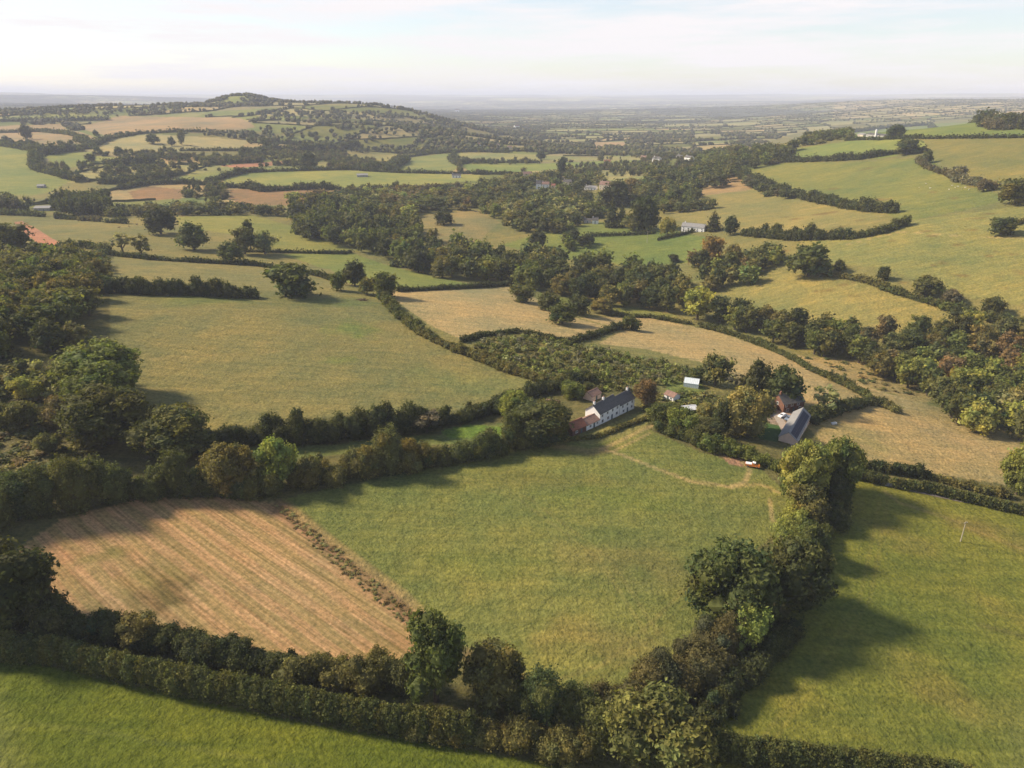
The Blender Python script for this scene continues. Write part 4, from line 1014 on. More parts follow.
# trees on the knoll of the far hill
a = rgS.uniform(0, 6.28, 420); q = np.sqrt(rgS.random(420)); kx, ky = KX+30+q*np.cos(a)*150, KY+q*np.sin(a)*95
kk = ~((ky < KY-20) & (np.abs(kx-KX) < 28)); tx = np.concatenate([tx, kx[kk]]); ty = np.concatenate([ty, ky[kk]])
xk = np.linspace(KX+130, KX+620, 70)+rgS.normal(0, 5, 70); tx = np.concatenate([tx, xk]); ty = np.concatenate([ty, np.full(70, KY)+rgS.normal(0, 14, 70)])
tz = height(tx, ty); tp = np.stack([tx, ty, tz], 1); rr = np.hypot(tx, ty); n_ = len(tx)
HH = rgS.uniform(5.5, 11.5, n_)*np.where(rr > 3000, .8, 1); WW = HH*rgS.uniform(.75, 1.15, n_); cc = np.array([COLR[k] for k in ('dark','dark','mid','olive','mid','purple')])[rgS.integers(6, size=n_)]*rgS.uniform(.8, 1.2, (n_, 1))
m0 = rr < 1700; m1 = (rr >= 1700) & (rr < 3400); m2 = rr >= 3400
stamp_group(s, tp[m0], HH[m0], WW[m0], cc[m0], tmp2, rgS)
stamp_group(s, tp[m1], HH[m1], WW[m1]*1.05, cc[m1], tmpB, rgS)
stamp_group(s, tp[m2], HH[m2], WW[m2]*1.3, cc[m2], tmpC, rgS)
print('far trees', m0.sum(), m1.sum(), m2.sum(), 'individual', len(IND), 'rest', len(REST), 'hedges', len(HEDGES))
o = obj('distant_trees', s, LEAF, None, WHITE); tag(o, 'countless dark trees along far hedges and in far copses', kind='stuff')
o = obj('distant_hedgerows', hs, LEAF, None, WHITE); tag(o, 'thin dark hedgerows netting the far fields', kind='stuff')
# the sapling plantation and rough ground
def small_plants(name, label, px, spacing, hr, cols, seed, aspect=1.0):
    rg = np.random.default_rng(seed); poly = PP(px); x0, y0 = poly[:,0].min(), poly[:,1].min(); x1, y1 = poly[:,0].max(), poly[:,1].max()
    xs = np.arange(x0, x1, spacing); ys = np.arange(y0, y1, spacing); X_, Y_ = np.meshgrid(xs, ys); X_ = X_.ravel()+rg.normal(0, spacing*.25, X_.size); Y_ = Y_.ravel()+rg.normal(0, spacing*.25, Y_.size)
    k = inpoly(X_, Y_, poly) & (rg.random(X_.size) < .9); X_, Y_ = X_[k], Y_[k]; m = len(X_); p = np.stack([X_, Y_, height(X_, Y_)], 1)
    Hh = rg.uniform(*hr, m); cl = np.array([COLR[c_] for c_ in cols])[rg.integers(len(cols), size=m)]*rg.uniform(.8, 1.25, (m, 1))
    s = Soup(); small = []
    for k in range(4):
        q = Soup(); r2 = np.random.default_rng(seed*10+k); lb = [(r2.normal(0, 2), r2.normal(0, 2), 4+r2.normal(0, 1.5), 3.6, 3.6, 4.2) for _ in range(4)]
        lobes_foliage(q, lb, 3.2, .5, r2, core=0, cull=False); small.append(q.data())
    stamp_group(s, p, Hh, Hh*aspect, cl, small, rg)
    o = obj(name, s, LEAF, None, WHITE); tag(o, label, kind='stuff')
small_plants('sapling_plantation', 'young plantation of mixed saplings between the meadow hedges', [(468,345),(520,334),(600,350),(690,369),(696,380),(655,386),(640,392),(596,392),(550,380),(505,366)], 3.3, (1.6, 3.4), ['mid','green','olive','mid','pale','green','light','grey'], 31, 1.05)
small_plants('rough_scrub', 'low brambles and bracken on the rough ground', [(-60,300),(0,330),(30,375),(80,402),(95,452),(80,478),(0,496),(-80,505)], 3.6, (.6, 2.2), ['olive','rust','olive','mid','dark','mid'], 32, 2.4)
small_plants('bramble_margin', 'scruffy low brambles and dead weeds on the margin between stubble and meadow', [(276,506),(286,506),(306,524),(338,550),(372,577),(405,604),(440,640),(428,652),(415,636),(390,612),(356,584),(324,556),(298,532)], 1.3, (.18, .6), ['rust','pale','pale','rust','olive','pale'], 35, 2.4)
small_plants('garden_scrub', 'weeds and shrubs around the farm buildings', [(640,396),(690,392),(720,396),(720,440),(690,436),(655,420),(640,410)], 3.0, (.8, 2.4), ['olive','green','mid','pale'], 33, 1.6)
small_plants('bracken', 'scattered brown bracken and saplings on the rough slope', [(800,356),(868,388),(930,400),(925,385),(895,374),(860,362)], 7, (.6, 1.6), ['olive','mid','rust'], 34, 2.2)

# ------------------------------------------------------------------ buildings
M = dict(
 white=plain('white_render', (.78,.77,.75), .8, .07, .6), cream=plain('cream_render', (.66,.56,.42), .85, .1, .6), pinkish=plain('pink_render', (.62,.46,.36), .85, .1, .6),
 brick=roofmat('red_brick', (.22,.11,.075), 4.0, .9), stone=plain('grey_stone', (.36,.34,.31), .9, .25, 1.2), slate=roofmat('slate_tiles', (.095,.09,.088), 3.0, .6),
 bluslate=roofmat('blue_slate', (.11,.12,.145), 3.0, .5), tile=roofmat('clay_tiles', (.26,.105,.065), 3.2, .85), oldtile=roofmat('weathered_clay_tiles', (.24,.15,.12), 3.2, .85),
 greyroof=plain('grey_cement_sheet', (.22,.215,.21), .7, .15, .8), paleroof=plain('pale_metal_sheet', (.62,.63,.64), .5, .08, .8), frame=plain('painted_frame', (.75,.74,.72), .6, .04),
 pane=plain('window_glass', (.03,.035,.045), .12, .1, 1, 0, .6), wood=plain('dark_timber', (.10,.065,.04), .85, .25, 2), door=plain('painted_door', (.07,.10,.12), .6, .1),
 pot=plain('chimney_pot_clay', (.45,.22,.13), .85, .1), rubber=plain('tyre_rubber', (.02,.02,.02), .8, .1), metal=plain('galvanised_metal', (.45,.45,.44), .45, .15, 2, .6),
 carwhite=plain('white_car_paint', (.75,.76,.78), .25, .02, 1, 0, .5), orange=plain('orange_paint', (.62,.20,.04), .35, .05, 1, 0, .5), carblue=plain('grey_blue_car_paint', (.16,.20,.27), .3, .03, 1, 0, .5),
 wool=plain('fleece', (.62,.58,.50), .95, .12, 4), hide=plain('brown_hide', (.09,.05,.03), .8, .25, 2), pole=plain('weathered_pole', (.34,.30,.22), .9, .15, 2), glass=plain('greenhouse_glass', (.60,.66,.68), .12, .05, 1, 0, .7),
 panel=plain('solar_glass', (.015,.02,.045), .5, .1, 1, 0, .15), lane=plain('worn_asphalt', (.17,.14,.12), .95, .2, .8), yard=plain('gravel_yard', (.30,.25,.20), .95, .2, 1.2))
def prism_roof(L, D, eave, ridge, over=.35, th=.16, hip=0.0):
    """the two slopes of a pitched roof, with thickness, ridge along x"""
    s = Soup(); x0, x1 = -over, L+over; ym = D/2; dz = (ridge-eave)/(D/2)
    for sg, ye in ((1, -over), (-1, D+over)):
        ze = eave-over*dz
        h0, h1 = x0+hip, x1-hip
        a = [(x0,ye,ze),(x1,ye,ze),(h1,ym,ridge),(h0,ym,ridge)]; v = a+[(p_[0],p_[1],p_[2]+th) for p_ in a]
        s.add(v, [(0,3,2,1),(4,5,6,7),(0,1,5,4),(1,2,6,5),(2,3,7,6),(3,0,4,7)])
    s.box(h0, h1, ym-.15, ym+.15, ridge+th-.08, ridge+th+.07)
    return s
def walls_soup(L, D, eave, ridge, down=1.2, gables=True):
    s = Soup(); pts = [(0,-down),(D,-down),(D,eave),(D/2,ridge if gables else eave),(0,eave)]
    v = [(0,y,z) for y, z in pts]+[(L,y,z) for y, z in pts]
    s.add(v, [(0,1,6,5),(1,2,7,6),(5,9,4,0),(2,3,8,7),(3,4,9,8)], [(0,4,2),(0,2,1),(4,3,2),(5,7,9),(5,6,7),(9,7,8)])
    return s
def window(root, x, z, w, h, face='front', L=0, D=0, sub=True):
    s = Soup(); p = Soup(); t = .09
    def put(sp_, a0, a1, b0, b1, d0, d1):
        if face == 'front': sp_.box(a0, a1, -d1, -d0, b0, b1)
        elif face == 'left': sp_.box(-d1, -d0, a0, a1, b0, b1)
        elif face == 'right': sp_.box(L+d0, L+d1, a0, a1, b0, b1)
        else: sp_.box(a0, a1, D+d0, D+d1, b0, b1)
    put(s, x-w/2-t, x-w/2, z, z+h, .003, .10); put(s, x+w/2, x+w/2+t, z, z+h, .003, .10); put(s, x-w/2-t, x+w/2+t, z+h, z+h+t, .003, .10); put(s, x-w/2-t-.05, x+w/2+t+.05, z-t, z, .003, .16); put(s, x-.03, x+.03, z, z+h, .05, .09)
    f = obj('window', s, M['frame'], root); put(p, x-w/2, x+w/2, z, z+h, .01, .04); obj('pane', p, M['pane'], f)
def door(root, x, w=.95, h=2.05, mat='door', D=0, face='front', L=0, handle=True):
    s = Soup(); k = Soup()
    if face == 'front': s.box(x-w/2, x+w/2, -.08, -.003, -.05, h); k.box(x+w/2-.16, x+w/2-.08, -.13, -.08, 1.0, 1.08)
    elif face == 'left': s.box(-.08, -.003, x-w/2, x+w/2, -.05, h); k.box(-.13, -.08, x+w/2-.16, x+w/2-.08, 1.0, 1.08)
    else: s.box(L+.003, L+.08, x-w/2, x+w/2, -.05, h); k.box(L+.08, L+.13, x+w/2-.16, x+w/2-.08, 1.0, 1.08)
    d_ = obj('door', s, M[mat], root); obj('handle', k, M['metal'], d_)
def chimney(roof, x, y, z0, z1, w=.8, mat='white', pots=2):
    s = Soup(); s.box(x-w/2, x+w/2, y-w*.4, y+w*.4, z0, z1); s.box(x-w/2-.07, x+w/2+.07, y-w*.4-.07, y+w*.4+.07, z1-.22, z1-.1)
    c_ = obj('chimney', s, M[mat], roof)
    for k in range(pots):
        q = Soup(); q.tube([(x+(k-(pots-1)/2)*.38, y, z1-.02), (x+(k-(pots-1)/2)*.38, y, z1+.45)], [.15, .12], 8); obj('chimney_pot', q, M['pot'], c_)
def house(name, label, pa, pb, D, eave, ridge, wall='white', roof='slate', cat='house', group=None, over=.3, wins=(), wins_l=(), wins_r=(), doors=(), chims=(), zoff=0.0, hip=0.0, world=None, length=None):
    a = P(*pa) if world is None else np.array(world[0]); b = P(*pb) if world is None else np.array(world[1])
    L = math.hypot(b[0]-a[0], b[1]-a[1]) if length is None else length; an = math.atan2(b[1]-a[1], b[0]-a[0])
    z = min(a[2], b[2])*.5+max(a[2], b[2])*.5
    r = empty(name, (a[0], a[1], z+zoff), an, label, cat, group)
    obj('wall', walls_soup(L, D, eave, ridge), M[wall], r)
    ro = obj('roof', prism_roof(L, D, eave, ridge, over, hip=hip), M[roof], r)
    for x, z_, w_, h_ in wins: window(r, x*L, z_, w_, h_)
    for y, z_, w_, h_ in wins_l: window(r, y*D, z_, w_, h_, 'left')
    for y, z_, w_, h_ in wins_r: window(r, y*D, z_, w_, h_, 'right', L, D)
    for x in doors: door(r, x*L)
    for x, m_ in chims: chimney(ro, x*L, D/2, ridge-1.0, ridge+1.25, mat=m_)
    return r, L, an
# --- white farmhouse: a row of two cottages of unequal height, with low outbuildings at the near end
W2 = (1.0, 1.1)
house('farmhouse', 'long white farmhouse with dark slate roof, taller half with pink sunlit gable', (599.5,425), (619,415.6), 7.0, 5.0, 7.9, 'white', 'slate', chims=((.06,'white'),(.5,'white')),
      wins=[(.12,3.3,*W2),(.38,3.3,*W2),(.64,3.3,*W2),(.88,3.3,*W2),(.14,.9,1.2,1.2),(.42,.9,1.2,1.2),(.86,.9,1.2,1.2)], wins_l=[(.5,3.2,.8,1.0),(.3,.9,.9,1.1)], doors=(.62,))
house('cottage', 'white cottage with dark slate roof joined to the far end of the farmhouse', (619.6,415.3), (634,408.6), 6.6, 4.7, 7.4, 'white', 'slate', chims=((.9,'white'),),
      wins=[(.18,3.0,*W2),(.5,3.0,*W2),(.82,3.0,*W2),(.25,.9,1.2,1.1),(.8,.9,1.2,1.1)], wins_r=[(.5,3.0,.8,1.0)], doors=(.52,))
house('outbuilding', 'low white outbuilding with weathered tile roof against the farmhouse gable', (586.5,430.8), (599,425.3), 5.5, 2.4, 3.9, 'white', 'oldtile', 'outbuilding', wins=[(.3,.9,1.0,.9),(.85,.9,1.0,.9)], doors=(.6,))
house('barn', 'small red-tiled brick barn at the tree end of the farm row', (572.5,436.6), (586,431.1), 5.5, 2.5, 4.6, 'brick', 'tile', 'barn', wins=[(.3,1.0,1.0,.8)], doors=(.65,))
house('outbuilding', 'pink-tiled lean outbuilding standing behind the farmhouse', (592,401.5), (601,398), 5, 2.3, 3.8, 'pinkish', 'oldtile', 'outbuilding', doors=(.5,))
house('shed', 'brown tiled shed among the trees behind the small brick barn', (545,408.5), (556,410.5), 4.5, 2.2, 3.6, 'wood', 'oldtile', 'shed', doors=(.5,))
# --- garden buildings
house('stable_block', 'small brown shed with one white end among the garden scrub', (664,398.5), (673,402), 4.5, 2.2, 3.3, 'white', 'oldtile', 'shed', doors=(.4,), wins=[(.75,.9,.8,.8)])
house('shed', 'small shed with a pale sheet roof below the willow', (686,414.5), (697,414), 4.5, 2.0, 2.9, 'wood', 'paleroof', 'shed', doors=(.5,))
g1, Lg, ag = house('greenhouse', 'long white-roofed greenhouse on the garden lawn', (683.5,386.5), (698,389), 5.5, 2.0, 3.6, 'glass', 'glass', 'greenhouse', over=.1, doors=())
s = Soup()
for k in range(9): x = Lg*k/8; s.box(x-.05, x+.05, -.06, -.01, 0, 2.0); s.tube([(x, -.1, 2.16), (x, 2.75, 3.82)], .05, 4); s.tube([(x, 5.6, 2.16), (x, 2.75, 3.82)], .05, 4)
obj('frame', s, M['frame'], g1)
# --- east farmstead
bn, Lb, ab = house('barn', 'long barn with pale grey roof, one slope under blue-black panels, pink sunlit gable', (796,445.5), (809,424), 6.6, 3.0, 5.6, 'pinkish', 'greyroof', 'barn', over=.3, wins=[(.2,1.0,1.2,1.0),(.45,1.0,1.2,1.0),(.7,1.0,1.2,1.0)], wins_r=[(.5,1.2,1.0,1.0)])
house('farmhouse', 'slate-roofed brick farmhouse between the dense tree and the long barn', (783,412.5), (803,411), 8.0, 4.2, 7.0, 'brick', 'slate', wins=[(.12,2.9,*W2),(.4,2.9,*W2),(.7,2.9,*W2),(.2,.8,1.2,1.1),(.8,.8,1.2,1.1)], wins_l=[(.5,2.8,1,1.1)], chims=((.08,'brick'),(.92,'brick')), doors=(.5,))
house('garage', 'low brick garage facing the gravel yard with dark roof', (764,417), (774,409.5), 5.5, 2.4, 4.0, 'brick', 'slate', 'garage', wins_l=[(.5,.9,1.2,1.0)], doors=(.5,))
a = P(757, 406); r = empty('carport', a, .12, 'open timber carport with flat dark roof at the top of the yard', 'carport')
s = Soup(); s.box(-.4, 7.4, -.4, 5.0, 2.5, 2.72); obj('roof', s, M['slate'], r)
for x, y in ((0,0),(3.5,0),(7,0),(0,4.6),(3.5,4.6),(7,4.6)): q = Soup(); q.box(x-.1, x+.1, y-.1, y+.1, -.8, 2.5); obj('post', q, M['wood'], r)
q = Soup(); q.box(.1, 6.9, 4.52, 4.64, -.6, 2.2); obj('back_wall', q, M['wood'], r)
_ang = math.atan2(2.6, 3.3)
for row in range(2):
    for k in range(int((Lb-1)/1.75)):
        q = Soup(); y0 = .15+row*1.62*math.cos(_ang); z0_ = 3.0+.16+(y0)*2.6/3.3
        v_ = []
        for dx_, dt in ((0,0),(1.66,0),(1.66,1.56),(0,1.56)): v_.append((.6+k*1.75+dx_, y0+dt*math.cos(_ang), z0_+dt*math.sin(_ang)+.10))
        v_ += [(x, y, z-.06) for x, y, z in v_]
        q.add(v_, [(0,1,2,3),(7,6,5,4),(0,4,5,1),(1,5,6,2),(2,6,7,3),(3,7,4,0)]); obj('solar_panel', q, M['panel'], bn)
# --- vehicles
def vehicle(name, label, cat, p, rz, body, cab, L=4.3, truck=False):
    r = empty(name, p, rz, label, cat)
    s = Soup(); w = .88; prof = [(0,.35),(0,.85),(.5,.98),(1.15,1.02),(1.75,1.5),(3.3,1.52),(4.0,1.05),(4.3,.95),(4.3,.35)] if not truck else [(0,.4),(0,1.05),(2.3,1.05),(2.35,1.1),(2.4,1.75),(3.5,1.75),(4.0,1.2),(4.9,1.1),(4.9,.4)]
    k = len(prof); yy = lambda z: w if z < 1.1 else w*.84
    v = [(x, -yy(z), z) for x, z in prof]+[(x, yy(z), z) for x, z in prof]; q = [(i, (i+1) % k, (i+1) % k+k, i+k) for i in range(k)]
    ci = len(v); v += [(prof[-1][0]*.5, -w, .7), (prof[-1][0]*.5, w, .7)]
    t = [(ci, (i+1) % k, i) for i in range(k)]+[(ci+1, i+k, (i+1) % k+k) for i in range(k)]
    s.add(v, q, t); obj('body', s, body, r)
    g_ = Soup(); x0, x1 = (1.75, 3.3) if not truck else (2.5, 3.5)
    for sg in (-1, 1): g_.box(x0, x1, sg*w*.86-.02, sg*w*.86+.02, 1.1, 1.45 if not truck else 1.62)
    obj('side_window', g_, M['pane'], r)
    ws = Soup(); xa, za, xb, zb = (1.22, 1.06, 1.72, 1.46) if not truck else (3.98, 1.26, 3.55, 1.68)
    ws.add([(xa-.03, -w*.8, za+.03), (xa-.03, w*.8, za+.03), (xb-.03, w*.74, zb+.03), (xb-.03, -w*.74, zb+.03)] if not truck else [(xa+.03, -w*.8, za+.03), (xa+.03, w*.8, za+.03), (xb+.03, w*.74, zb+.03), (xb+.03, -w*.74, zb+.03)], [(0,1,2,3)]); obj('windscreen', ws, M['pane'], r)
    if truck: c_ = Soup(); c_.box(2.38, 3.52, -.78, .78, 1.77, 1.86); c_.box(.1, 2.2, -.8, .8, 1.06, 1.3); obj('load_cover', c_, cab, r)
    for x in ((.8, 3.45) if not truck else (.9, 4.0)):
        for sg in (-1, 1): t_ = Soup(); t_.tube([(x, sg*w*.82, .34), (x, sg*(w+.03), .34)], .34, 14); wh = obj('wheel', t_, M['rubber'], r); h_ = Soup(); h_.tube([(x, sg*(w+.02), .34), (x, sg*(w+.05), .34)], .18, 10); obj('hub', h_, M['metal'], wh)
    for sg in (-.6, .6): h_ = Soup(); xx = -.02 if not truck else 4.88; h_.box(xx, xx+.05, sg-.15, sg+.15, .68, .84); obj('headlight', h_, M['glass'], r)
a = P(745, 465.5); vehicle('pickup_truck', 'white-topped orange pickup parked on the bare earth by the green hedge', 'pickup', a, -.35, M['orange'], M['carwhite'], truck=True)
a = P(779, 418); vehicle('parked_van', 'white car parked on the gravel yard beside the brick garage', 'car', a, .55, M['carwhite'], M['carwhite'])
bpy.data.objects['parked_van'].name = 'parked_car'
a = P(786, 421); vehicle('parked_car', 'blue-grey car parked next to the white car in the yard', 'car', a, .75, M['carblue'], M['carblue'])
# trough and gate by the lane
def trough(px, lab):
    r = empty('water_trough', P(*px), .3, lab, 'trough'); s = Soup(); s.box(0,2.2,0,.12,.1,.75); s.box(0,2.2,.88,1.0,.1,.75); s.box(0,.12,.12,.88,.1,.75); s.box(2.08,2.2,.12,.88,.1,.75); s.box(.12,2.08,.12,.88,.1,.2); obj('basin', s, M['paleroof'], r)
    for x in (.2, 2.0): q = Soup(); q.box(x-.08, x+.08, .1, .9, -.3, .1); obj('foot', q, M['metal'], r)
trough((832.5,425), 'white water trough in the tan field behind the long barn'); trough((852,459.5), 'white trough beside the lane hedge at the corner of the tan field')
a = P(884.5, 486); r = empty('field_gate', a, -.25, 'grey metal field gate in the gap of the lane hedges', 'gate')
for k in range(5): q = Soup(); q.box(0, 3.6, -.03, .03, .25+.24*k, .31+.24*k); obj('rail', q, M['metal'], r)
for x in (-.15, 3.75): q = Soup(); q.box(x-.1, x+.1, -.1, .1, -.5, 1.5); obj('post', q, M['wood'], r)
q = Soup(); q.tube([(0,0,.3),(3.6,0,1.25)], .03, 5); obj('brace', q, M['metal'], r)
def polemk(p, h, lab, name='utility_pole'):
    r = empty(name, p, .3, lab, 'pole'); s = Soup(); s.tube([(0,0,-.8),(0,0,h)], [.2,.13], 9); obj('shaft', s, M['pole'], r); q = Soup(); q.box(-.7,.7,-.06,.06,h-.6,h-.45); cc_ = obj('crossarm', q, M['wood'], r)
    for x in (-.6, 0, .6): t = Soup(); t.tube([(x,0,h-.45),(x,0,h-.25)], .05, 6); obj('insulator', t, M['frame'], cc_)
polemk(P(960.5, 541.5), 7.2, 'pale wooden pole standing alone in the big right field')
polemk(P(647, 243), 11, 'tall brown pole on the village pasture')
# --- lanes and yards: sheets just above the ground
def strip(name, pts, width, mat, lift=.06):
    w = PP(pts); t = [0]; 
    for i in range(len(w)-1): t.append(t[-1]+math.hypot(*(w[i+1]-w[i])[:2]))
    n_ = max(3, int(t[-1]/2.5)); tt = np.linspace(0, t[-1], n_); x = np.interp(tt, t, w[:,0]); y = np.interp(tt, t, w[:,1]); dx = np.gradient(x); dy = np.gradient(y); l_ = np.hypot(dx, dy); nx, ny = -dy/l_, dx/l_
    k = 5; v = []
    for j in range(k): o_ = (j/(k-1)-.5)*width; xx, yy = x+nx*o_, y+ny*o_; v.append(np.stack([xx, yy, height(xx, yy)+lift+.05], 1))
    v = np.concatenate(v); q = [(j*n_+i, (j+1)*n_+i, (j+1)*n_+i+1, j*n_+i+1) for j in range(k-1) for i in range(n_-1)]
    s = Soup(); s.add(v, q); o = obj(name, s.mesh(name, True), mat); tag(o, kind='structure')
strip('lane', [(792,452),(815,455),(835,462),(860,474),(884,484),(905,488),(960,500),(1024,508),(1090,522)], 3.2, M['lane'])
strip('driveway', [(800,452),(790,440),(782,424),(776,414)], 3.4, M['yard'])
# --- village and far farms
def vhouse(x0, x1, y, h, lab, wall='white', roof='slate', name='house', D=8, an=0, chim=True, group=None, cat='house'):
    a, b = P(x0, y), P(x1, y+an); L = math.hypot(*(b-a)[:2]); L = max(L, 6)
    dp = depth_of(a); Ht = max(h*dp/FPX, 4.5); ev = Ht*.62
    n = max(1, int(L/4)); wn = [((k+.5)/n, ev*.55, 1.0, 1.0) for k in range(n)] if ev > 3.6 else []
    wn += [((k+.5)/n, .8, 1.1, 1.1) for k in range(n) if k != n//2]
    house(name, lab, None, None, D, ev, Ht, wall, roof, cat=cat, group=group, wins=wn, wins_l=[(.5, ev*.5, 1, 1.1)], doors=((n//2+.5)/n,), chims=((.1, wall),) if chim else (), world=(a, b))
vhouse(681,704,232,8,'long low white house with grey roof above the village pasture','white','greyroof', D=7)
vhouse(599,614,190,8,'large cream hotel-like house beside the orange-brown tree','cream','oldtile', D=10)
vhouse(584,596,190,4,'low grey-roofed white building west of the large cream house','white','greyroof', D=8)
vhouse(592,598,224,6,'small white-gabled cottage beside the dark conifers','white','slate', D=6)
vhouse(584,591,223,4,'low grey cottage west of the white-gabled cottage','stone','slate', D=6)
vhouse(536,541,189,8,'tall white gabled house in the village trees','white','slate', D=8)
vhouse(542,549,188,6,'lower white house joined to the tall gabled one','white','oldtile', D=7)
vhouse(551,555,188,4,'pinkish house beside the white gabled pair','pinkish','tile', D=7)
vhouse(563,571,186,6,'cream village house half hidden by trees','cream','slate', D=8)
vhouse(523,532,178,6,'cream house at the west end of the village','cream','oldtile', D=8)
vhouse(604,610,165,5,'cream house at the back of the village','cream','tile', D=7)
vhouse(652,659,162,5,'white house on the far village lane','white','slate', D=8)
vhouse(640,647,160,4,'cream house on the far village lane','cream','oldtile', D=8)
vhouse(684,691,161,5,'white cottage below the ridge wood','white','slate', D=7)
vhouse(676,681,159,4,'stone cottage next to the white ridge cottage','stone','slate', D=7)
vhouse(452,461,178,4,'white house among trees at the end of the long light field','white','slate', D=7)
vhouse(357,368,177,3,'grey-roofed farm barn at the edge of the long light field','stone','greyroof','barn', D=12, chim=False, cat='barn')
vhouse(34,50,211,4.5,'long grey-roofed barn among trees west of the dark wood','stone','greyroof','barn', D=12, chim=False, cat='barn')
vhouse(37,44,188,2.6,'small grey-roofed shed in the pale green western field','stone','greyroof','shed', D=8, chim=False, cat='shed')
vhouse(866,884,137,3.2,'long grey farm building on the hilltop','stone','slate','barn', D=10, chim=False, cat='barn')
vhouse(857,863,136.5,2.6,'low pale shed beside the hilltop farm','cream','greyroof','shed', D=8, chim=False, cat='shed')
for x, y, h, lab in [(478,146,3,'first pale house of the far hamlet'),(495,147,3,'second pale house of the far hamlet, among trees'),(508,149,3,'cream house at the east end of the far hamlet'),(455,112,3,'white far-off works building on the plain'),(515,128,3,'pale farmhouse on the far plain beside the small wood')]:
    vhouse(x, x+4.5, y, h, lab, 'cream' if 'cream' in lab or x == 495 else 'white', 'oldtile', D=9, chim=False)
p = P(875.5, 137); r = empty('silo', p, 0, 'slim white silo tower of the hilltop farm', 'silo'); s = Soup(); s.tube([(0,0,-1),(0,0,9.5)], 1.5, 16); obj('shell', s, M['frame'], r); s = Soup(); s.tube([(0,0,9.5),(0,0,10.3),(0,0,10.8)], [1.6,1.1,.2], 16); obj('cap', s, M['metal'], r)
# --- animals
def quadruped(name, lab, cat, p, rz, mat, L, h, group):
    s = Soup(); s.tube([(-L*.5,0,h*.62),(-L*.42,0,h*.68),(-L*.1,0,h*.64),(L*.25,0,h*.66),(L*.42,0,h*.72),(L*.55,0,h*.88),(L*.66,0,h*.92),(L*.82,0,h*.80),(L*.88,0,h*.74)], [h*.12,h*.24,h*.27,h*.27,h*.22,h*.14,h*.13,h*.09,h*.05], 8)
    for x, y in ((-L*.38,-h*.13),(-L*.38,h*.13),(L*.3,-h*.13),(L*.3,h*.13)):
        kx = -.06 if x < 0 else .03; s.tube([(x,y,h*.6),(x+kx*h,y,h*.32),(x-kx*h*.4,y,.02)], [h*.1,h*.05,h*.045], 6)
    for y in (-1, 1): s.tube([(L*.62,y*h*.08,h*.97),(L*.6,y*h*.2,h*.98)], [h*.04,h*.015], 4)
    s.tube([(-L*.5,0,h*.7),(-L*.56,0,h*.4)], [h*.04,h*.02], 4)
    me = s.mesh(name, True); o = obj(name, me, mat); o.location = p; o.rotation_euler = (0, 0, rz); tag(o, lab, cat, group)
for k, (x, y) in enumerate([(952,186),(955,188),(958,187),(962,189),(965,188),(969,190),(949,190),(926,184),(919,188),(930,188.5)]):
    quadruped('sheep', 'white sheep grazing in the loose flock on the hill pasture', 'sheep', P(x, y), k*1.3, M['wool'], 1.3, .95, 'sheep on the hill pasture')
for k, (x, y) in enumerate([(119,228),(129,227),(137,225),(146,226),(197,215.5),(209,215),(183,216.5)]):
    quadruped('cow', 'dark brown cow grazing on the upper pasture near the lone trees', 'cow', P(x, y), k*2.1, M['hide'], 2.3, 1.45, 'cows on the upper pasture')
# feeder heap by the pair of field trees
p = P(362, 300.5); s = Soup(); r3 = np.random.default_rng(8)
for k in range(26): a_ = r3.uniform(0, 6.28); q = r3.uniform(0, 1); c_ = np.array([q*5*math.cos(a_), q*1.8*math.sin(a_), .25+.5*(1-q)]); s.tube([c_+r3.normal(0,1.2,3)*[1,.6,.15], c_-r3.normal(0,1.2,3)*[1,.6,.15]], .16, 5)
o = obj('brushwood_pile', s, M['hide']); o.location = p; tag(o, 'brown pile of cut branches below the pair of field trees', 'brush pile')
# ------------------------------------------------------------------ light, sky, air
SUN_EL = math.radians(38); SUN_AZ = math.atan2(-.965, .26)    # from the far left
w = bpy.data.worlds.new('World'); scene.world = w; w.use_nodes = True
nt = w.node_tree; ns, lk = nt.nodes, nt.links; ns.clear()
out = N(ns, 'ShaderNodeOutputWorld'); bg = N(ns, 'ShaderNodeBackground')
sky = N(ns, 'ShaderNodeTexSky', sky_type='NISHITA'); sky.sun_disc = False; sky.sun_elevation = SUN_EL; sky.sun_rotation = SUN_AZ
sky.air_density = 1.0; sky.dust_density = .6; sky.ozone_density = 1.2; sky.altitude = 100
tc = N(ns, 'ShaderNodeTexCoord'); mp = N(ns, 'ShaderNodeMapping'); mp.inputs['Scale'].default_value = (2.2, 2.2, 24); mp.inputs['Rotation'].default_value = (0.0, .0, .3)
lk.new(tc.outputs['Generated'], mp.inputs['Vector'])
nz = noise(ns, lk, mp.outputs[0], 1.5, 8, .62)
cl = rmap(ns, lk, nz, .42, .60, .40, 1.0)
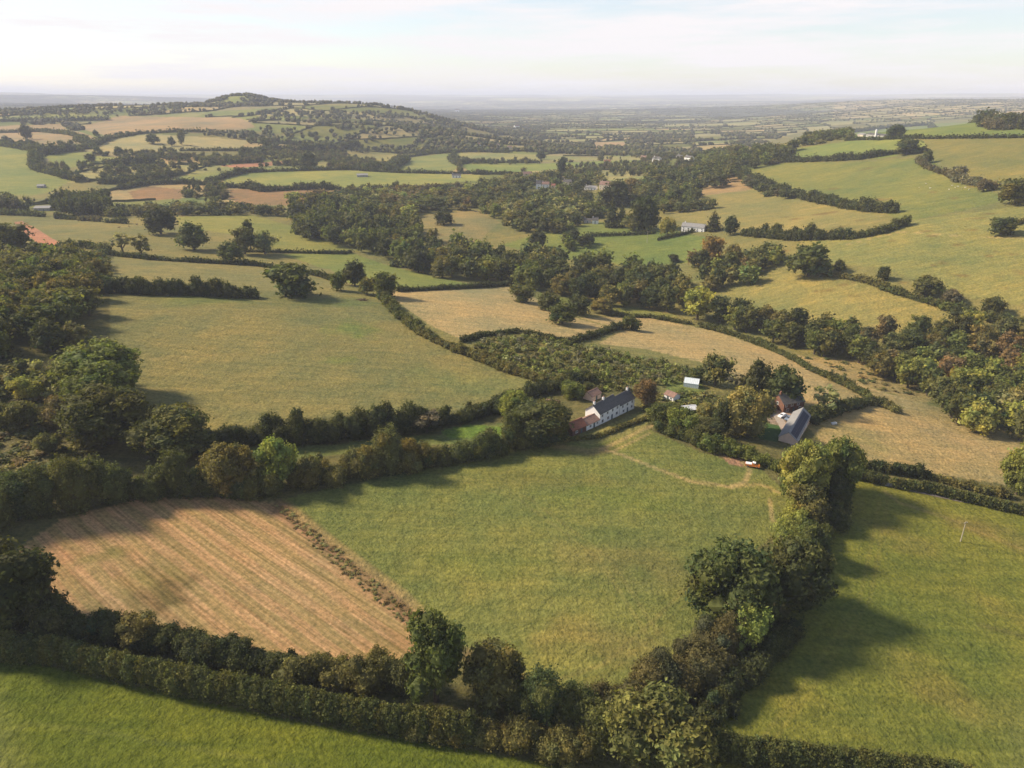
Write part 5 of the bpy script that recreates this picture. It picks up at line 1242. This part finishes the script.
sepz = N(ns, 'ShaderNodeSeparateXYZ'); lk.new(tc.outputs['Generated'], sepz.inputs[0])
low = rmap(ns, lk, sepz.outputs[2], .12, .5, 1, .12)      # cirrus veil thick towards the horizon, clear blue overhead
ml = N(ns, 'ShaderNodeMath', operation='MULTIPLY'); lk.new(cl, ml.inputs[0]); lk.new(low, ml.inputs[1])
skc = mul(ns, lk, sky.outputs[0], (5.9, 5.7, 5.8), ml.outputs[0], 'MIX')
lk.new(skc, bg.inputs['Color']); bg.inputs['Strength'].default_value = .10; lk.new(bg.outputs[0], out.inputs['Surface'])
sun_d = bpy.data.lights.new('sun', 'SUN'); sun_d.energy = 4.7; sun_d.angle = math.radians(9); sun_d.color = (1.0, .85, .64)
sun = bpy.data.objects.new('sun', sun_d); COL.objects.link(sun)
S = (math.sin(SUN_AZ)*math.cos(SUN_EL), math.cos(SUN_AZ)*math.cos(SUN_EL), math.sin(SUN_EL))
from mathutils import Vector
sun.rotation_euler = Vector(S).to_track_quat('Z', 'Y').to_euler(); sun.location = (-200, 60, 300)
# the air over the country: one closed box round everything
m, nt, ns, lk = newmat('haze_air'); out = N(ns, 'ShaderNodeOutputMaterial'); pv = N(ns, 'ShaderNodeVolumePrincipled')
pv.inputs['Color'].default_value = (.76, .81, 1, 1); pv.inputs['Density'].default_value = 9.5e-5; pv.inputs['Anisotropy'].default_value = 0
lk.new(pv.outputs[0], out.inputs['Volume'])
hz = Soup(); hz.box(-47000, 47000, -47000, 47000, float(ZG.min())-40, max(float(ZG.max())+25, CAMZ+25))
o = obj('haze', hz, m); tag(o, 'thin pale blue haze over the far country', kind='stuff')
vs = scene.view_settings; vs.view_transform = 'Standard'; vs.look = 'None'; vs.exposure = .76; vs.gamma = 1; vs.use_curve_mapping = False
cy = scene.cycles; cy.max_bounces = 6; cy.diffuse_bounces = 3; cy.glossy_bounces = 2; cy.transmission_bounces = 3; cy.volume_bounces = 2; cy.transparent_max_bounces = 6
cy.use_denoising = True; cy.caustics_reflective = False; cy.caustics_refractive = False
